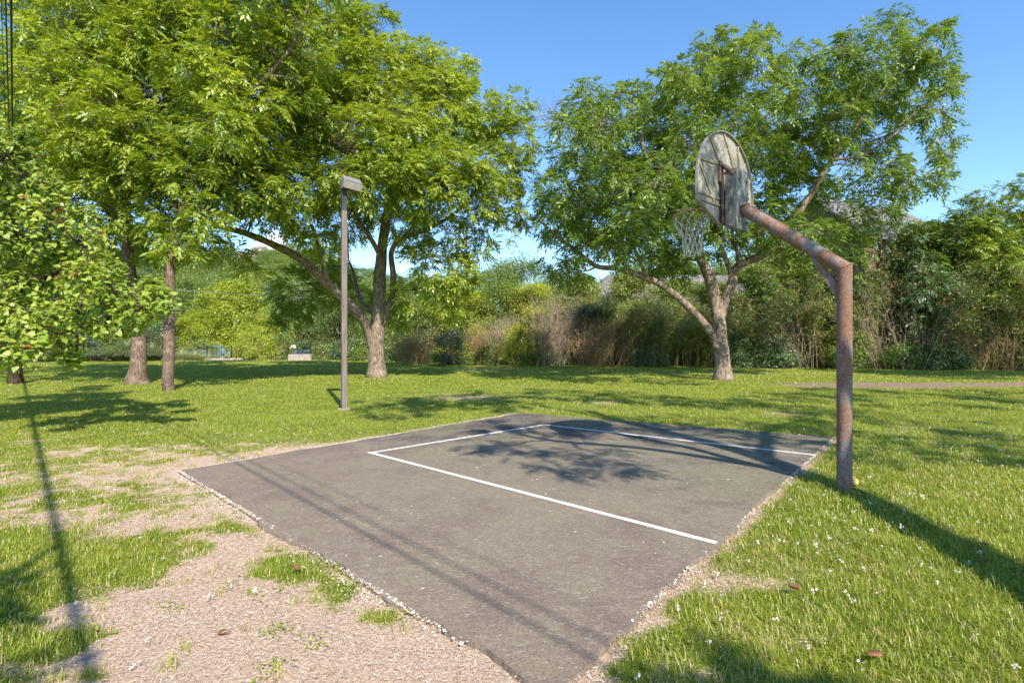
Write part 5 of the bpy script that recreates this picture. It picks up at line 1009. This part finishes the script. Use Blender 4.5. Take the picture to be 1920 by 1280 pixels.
M['concrete'] = simple('pale_stone', (.26, .225, .19), (.44, .39, .34), 4, .9); M['iron'] = simple('black_iron', (.01, .01, .012), (.03, .03, .03), 5, .5)
t = NT('street'); n = t.noise(t.coord(), 3, 4); t.pbr(t.ramp(n, [(.3, (.30, .26, .22)), (.7, (.40, .35, .30))]), .9)
V = []; N_ = 60
for i in range(N_):
    x_ = -46+i*52/(N_-1); V += [(x_, 54.6, gz_(x_, 54.6)+.02), (x_, 58.2, gz_(x_, 58.2)+.02)]
mb = MB(); mb.add(V, [[2*i, 2*i+2, 2*i+3, 2*i+1] for i in range(N_-1)]); tag(mb.build('street', t.m), 'pale narrow street beyond the iron fence', kind='structure')
def wall(label, pa, pb, y, h, th=.3):
    a, b = at(pa, y), at(pb, y); o = MB(); n = max(2, int(abs(b[0]-a[0])/.8))
    x0 = a[0]
    for k in range(n):
        x1 = a[0]+(b[0]-a[0])*(k+1)/n; zt = h*rng.uniform(.94, 1.0); o.box([(x0+x1)/2, y+rng.uniform(-.02, .02), gz_(x0, y)+zt/2-.1], [(x1-x0)/2-.012, 0, 0], [0, th/2, 0], [0, 0, zt/2+.1]); x0 = x1
    ob = o.build('stone_wall', M['concrete'], bevel=.02); tag(ob, label, 'wall'); return ob
wall('pale low stone wall in front of the iron fence left of the lamp post', 541, 584, 43.6, .50)
wall('pale low stone wall between the two left trunks', 268, 300, 46, .75)
wall('low shaded stone kerb wall below the iron fence', 385, 455, 44.6, .22)
def fence(label, pa, pb, y, h, z0):
    a, b = at(pa, y), at(pb, y); o = thing('iron_fence', label, 'fence', a, 'iron fences beyond the lawn'); n = int((b[0]-a[0])/.36); gz0 = min(a[2], b[2])+z0
    for k in range(0, n+1, 5):
        x_ = a[0]+(b[0]-a[0])*k/n; m = MB(); m.box([x_, y, gz0+h/2], [.035, 0, 0], [0, .035, 0], [0, 0, h/2+.05]); m.build('post', M['iron'], o)
    m = MB(); 
    for k in range(n+1):
        x_ = a[0]+(b[0]-a[0])*k/n; m.box([x_, y, gz0+h/2], [.009, 0, 0], [0, .009, 0], [0, 0, h/2])
    q = m.build('pickets', M['iron'], o)
    for z_ in (.12, h-.1):
        m = MB(); m.box([(a[0]+b[0])/2, y-.012, gz0+z_], [(b[0]-a[0])/2, 0, 0], [0, .012, 0], [0, 0, .018]); m.build('rail', M['iron'], o)
fence('black iron picket fence in front of the parked blue car', 388, 470, 45.3, 1.15, .05)
fence('black iron picket fence on the low stone wall left of the lamp post', 540, 660, 44.0, 1.0, .40)
# mailbox by the street
c = at(549, 52); mbx = thing('mailbox', 'small white mailbox on a post beyond the stone wall', 'mailbox', c); m = MB(); m.box(c+uz*.6, [.05, 0, 0], [0, .05, 0], [0, 0, .6]); m.build('post', M['timber'], mbx); m = MB(); m.prism([c+np.array([a, -.12, z_]) for a, z_ in ((-.26, 1.2), (.26, 1.2), (.26, 1.4), (.16, 1.5), (-.16, 1.5), (-.26, 1.4))], [0, .24, 0]); m.build('box', M['whitewall'], mbx, bevel=.01)
# parked car
def car(c, label, rot=0):
    o = thing('parked_car', label, 'car', c); c = np.asarray(c, float); X_ = np.array([math.cos(rot), math.sin(rot), 0]); Y_ = np.array([-math.sin(rot), math.cos(rot), 0])
    paint = simple('blue_grey_paint', (.10, .16, .24), (.12, .19, .28), 1, .3); prof = [(-2.2, .35), (-2.22, .75), (-2.1, .95), (-1.5, 1.0), (-.75, 1.42), (.75, 1.45), (1.5, 1.02), (2.15, .95), (2.22, .7), (2.2, .35)]
    lo = [(2.2, .30), (-2.2, .30)]; m = MB(); m.prism([c+X_*a-Y_*.86+uz*z_ for a, z_ in prof+lo][::-1], Y_*1.72); m.build('body', paint, o, bevel=.07)
    for nm, q in (('window', [(-1.30, 1.03), (-.70, 1.36), (-.08, 1.39), (-.08, 1.03)]), ('window', [(.0, 1.03), (.0, 1.39), (.70, 1.38), (1.28, 1.03)])):
        m = MB(); m.prism([c+X_*a-Y_*.875+uz*z_ for a, z_ in q][::-1], Y_*.02); m.build(nm, M['darkglass'], o)
    m = MB(); m.prism([c+X_*a-Y_*.70+uz*z_ for a, z_ in ((-1.47, 1.05), (-.82, 1.43), (-.80, 1.40), (-1.44, 1.02))], Y_*1.4); m.build('windscreen', M['darkglass'], o)
    for a in (-1.4, 1.4):
        for s_ in (-1, 1):
            m = MB(); m.tube([c+X_*a+Y_*(s_*.72)+uz*.32, c+X_*a+Y_*(s_*.90)+uz*.32], .32, 20); w_ = m.build('wheel', M['iron'], o, bevel=.02); m = MB(); m.tube([c+X_*a+Y_*(s_*.89)+uz*.32, c+X_*a+Y_*(s_*.915)+uz*.32], .18, 14); m.build('rim', M['housing'], w_)
    for s_ in (-1, 1):
        m = MB(); m.box(c-X_*2.20+Y_*(s_*.6)+uz*.72, X_*.03, Y_*.18, uz*.06); m.build('headlight', M['whitewall'], o, bevel=.01)
        m = MB(); m.box(c+X_*2.205+Y_*(s_*.62)+uz*.78, X_*.02, Y_*.14, uz*.07); m.build('tail_light', M['rim'], o, bevel=.01)
car(at(395, 56), 'blue parked car half hidden behind the iron fence', .12)
car(at(590, 60), 'dark parked car beyond the stone wall behind the feathery tree', -.1)
# ---------------------------------------------------------------- light, sky, camera
sc = bpy.context.scene; w = bpy.data.worlds.new('World'); sc.world = w; w.use_nodes = True; nt_ = w.node_tree; nt_.nodes.clear()
out_ = nt_.nodes.new('ShaderNodeOutputWorld'); bg = nt_.nodes.new('ShaderNodeBackground'); sky = nt_.nodes.new('ShaderNodeTexSky'); sky.sky_type = 'NISHITA'; sky.sun_disc = False
sky.sun_elevation = SUN_EL; sky.sun_rotation = math.atan2(-SH[0], -SH[1]); sky.air_density = 1.0; sky.dust_density = .15; sky.ozone_density = 3.0; sky.altitude = 150
nt_.links.new(sky.outputs[0], bg.inputs[0]); bg.inputs[1].default_value = SKY; nt_.links.new(bg.outputs[0], out_.inputs[0])
# one small cumulus low over the hill, in the sky itself
tc = nt_.nodes.new('ShaderNodeTexCoord'); nz = nt_.nodes.new('ShaderNodeTexNoise'); nz.inputs['Scale'].default_value = 14; nz.inputs['Detail'].default_value = 7; nt_.links.new(tc.outputs['Generated'], nz.inputs['Vector'])
dv = P(505, 478, 1000)-np.array([0, 0, CH]); dv = dv/np.linalg.norm(dv)
vm = nt_.nodes.new('ShaderNodeVectorMath'); vm.operation = 'DISTANCE'; nt_.links.new(tc.outputs['Generated'], vm.inputs[0]); vm.inputs[1].default_value = dv
m1 = nt_.nodes.new('ShaderNodeMath'); m1.operation = 'MULTIPLY'; m1.inputs[1].default_value = -17; nt_.links.new(vm.outputs['Value'], m1.inputs[0])
m2 = nt_.nodes.new('ShaderNodeMath'); m2.operation = 'ADD'; nt_.links.new(m1.outputs[0], m2.inputs[0]); nt_.links.new(nz.outputs['Fac'], m2.inputs[1])
mr = nt_.nodes.new('ShaderNodeMapRange'); mr.inputs['From Min'].default_value = -.10; mr.inputs['From Max'].default_value = .12; nt_.links.new(m2.outputs[0], mr.inputs['Value'])
hs = nt_.nodes.new('ShaderNodeHueSaturation'); hs.inputs['Saturation'].default_value = 1.15; hs.inputs['Value'].default_value = .97; nt_.links.new(sky.outputs[0], hs.inputs['Color'])
mx = nt_.nodes.new('ShaderNodeMix'); mx.data_type = 'RGBA'; nt_.links.new(mr.outputs[0], mx.inputs[0]); nt_.links.new(hs.outputs[0], mx.inputs[6]); mx.inputs[7].default_value = (8.2, 8.0, 8.4, 1); nt_.links.new(mx.outputs[2], bg.inputs[0])
ld = bpy.data.lights.new('sun', 'SUN'); ld.energy = SUN; ld.angle = math.radians(.53); ld.color = (1, .90, .76); lo_ = bpy.data.objects.new('sun', ld); C.objects.link(lo_)
dirv = Vector((SH[0]*math.cos(SUN_EL), SH[1]*math.cos(SUN_EL), -math.sin(SUN_EL))); lo_.rotation_euler = dirv.to_track_quat('-Z', 'Y').to_euler()
cam = bpy.data.cameras.new('camera'); cam.lens = F/1920*36; cam.sensor_width = 36; cam.clip_end = 3000; cam.clip_start = .05; co_ = bpy.data.objects.new('camera', cam); C.objects.link(co_); co_.location = (0, 0, CH); co_.rotation_euler = (math.radians(90), 0, 0); sc.camera = co_
sc.view_settings.view_transform = 'Standard'; sc.view_settings.look = 'None'; sc.view_settings.gamma = 1; sc.view_settings.use_curve_mapping = False; sc.view_settings.exposure = EXPO
sc.cycles.max_bounces = 6; sc.cycles.diffuse_bounces = 3; sc.cycles.glossy_bounces = 2; sc.cycles.transmission_bounces = 5; sc.cycles.caustics_reflective = False; sc.cycles.caustics_refractive = False; sc.cycles.sample_clamp_indirect = 6
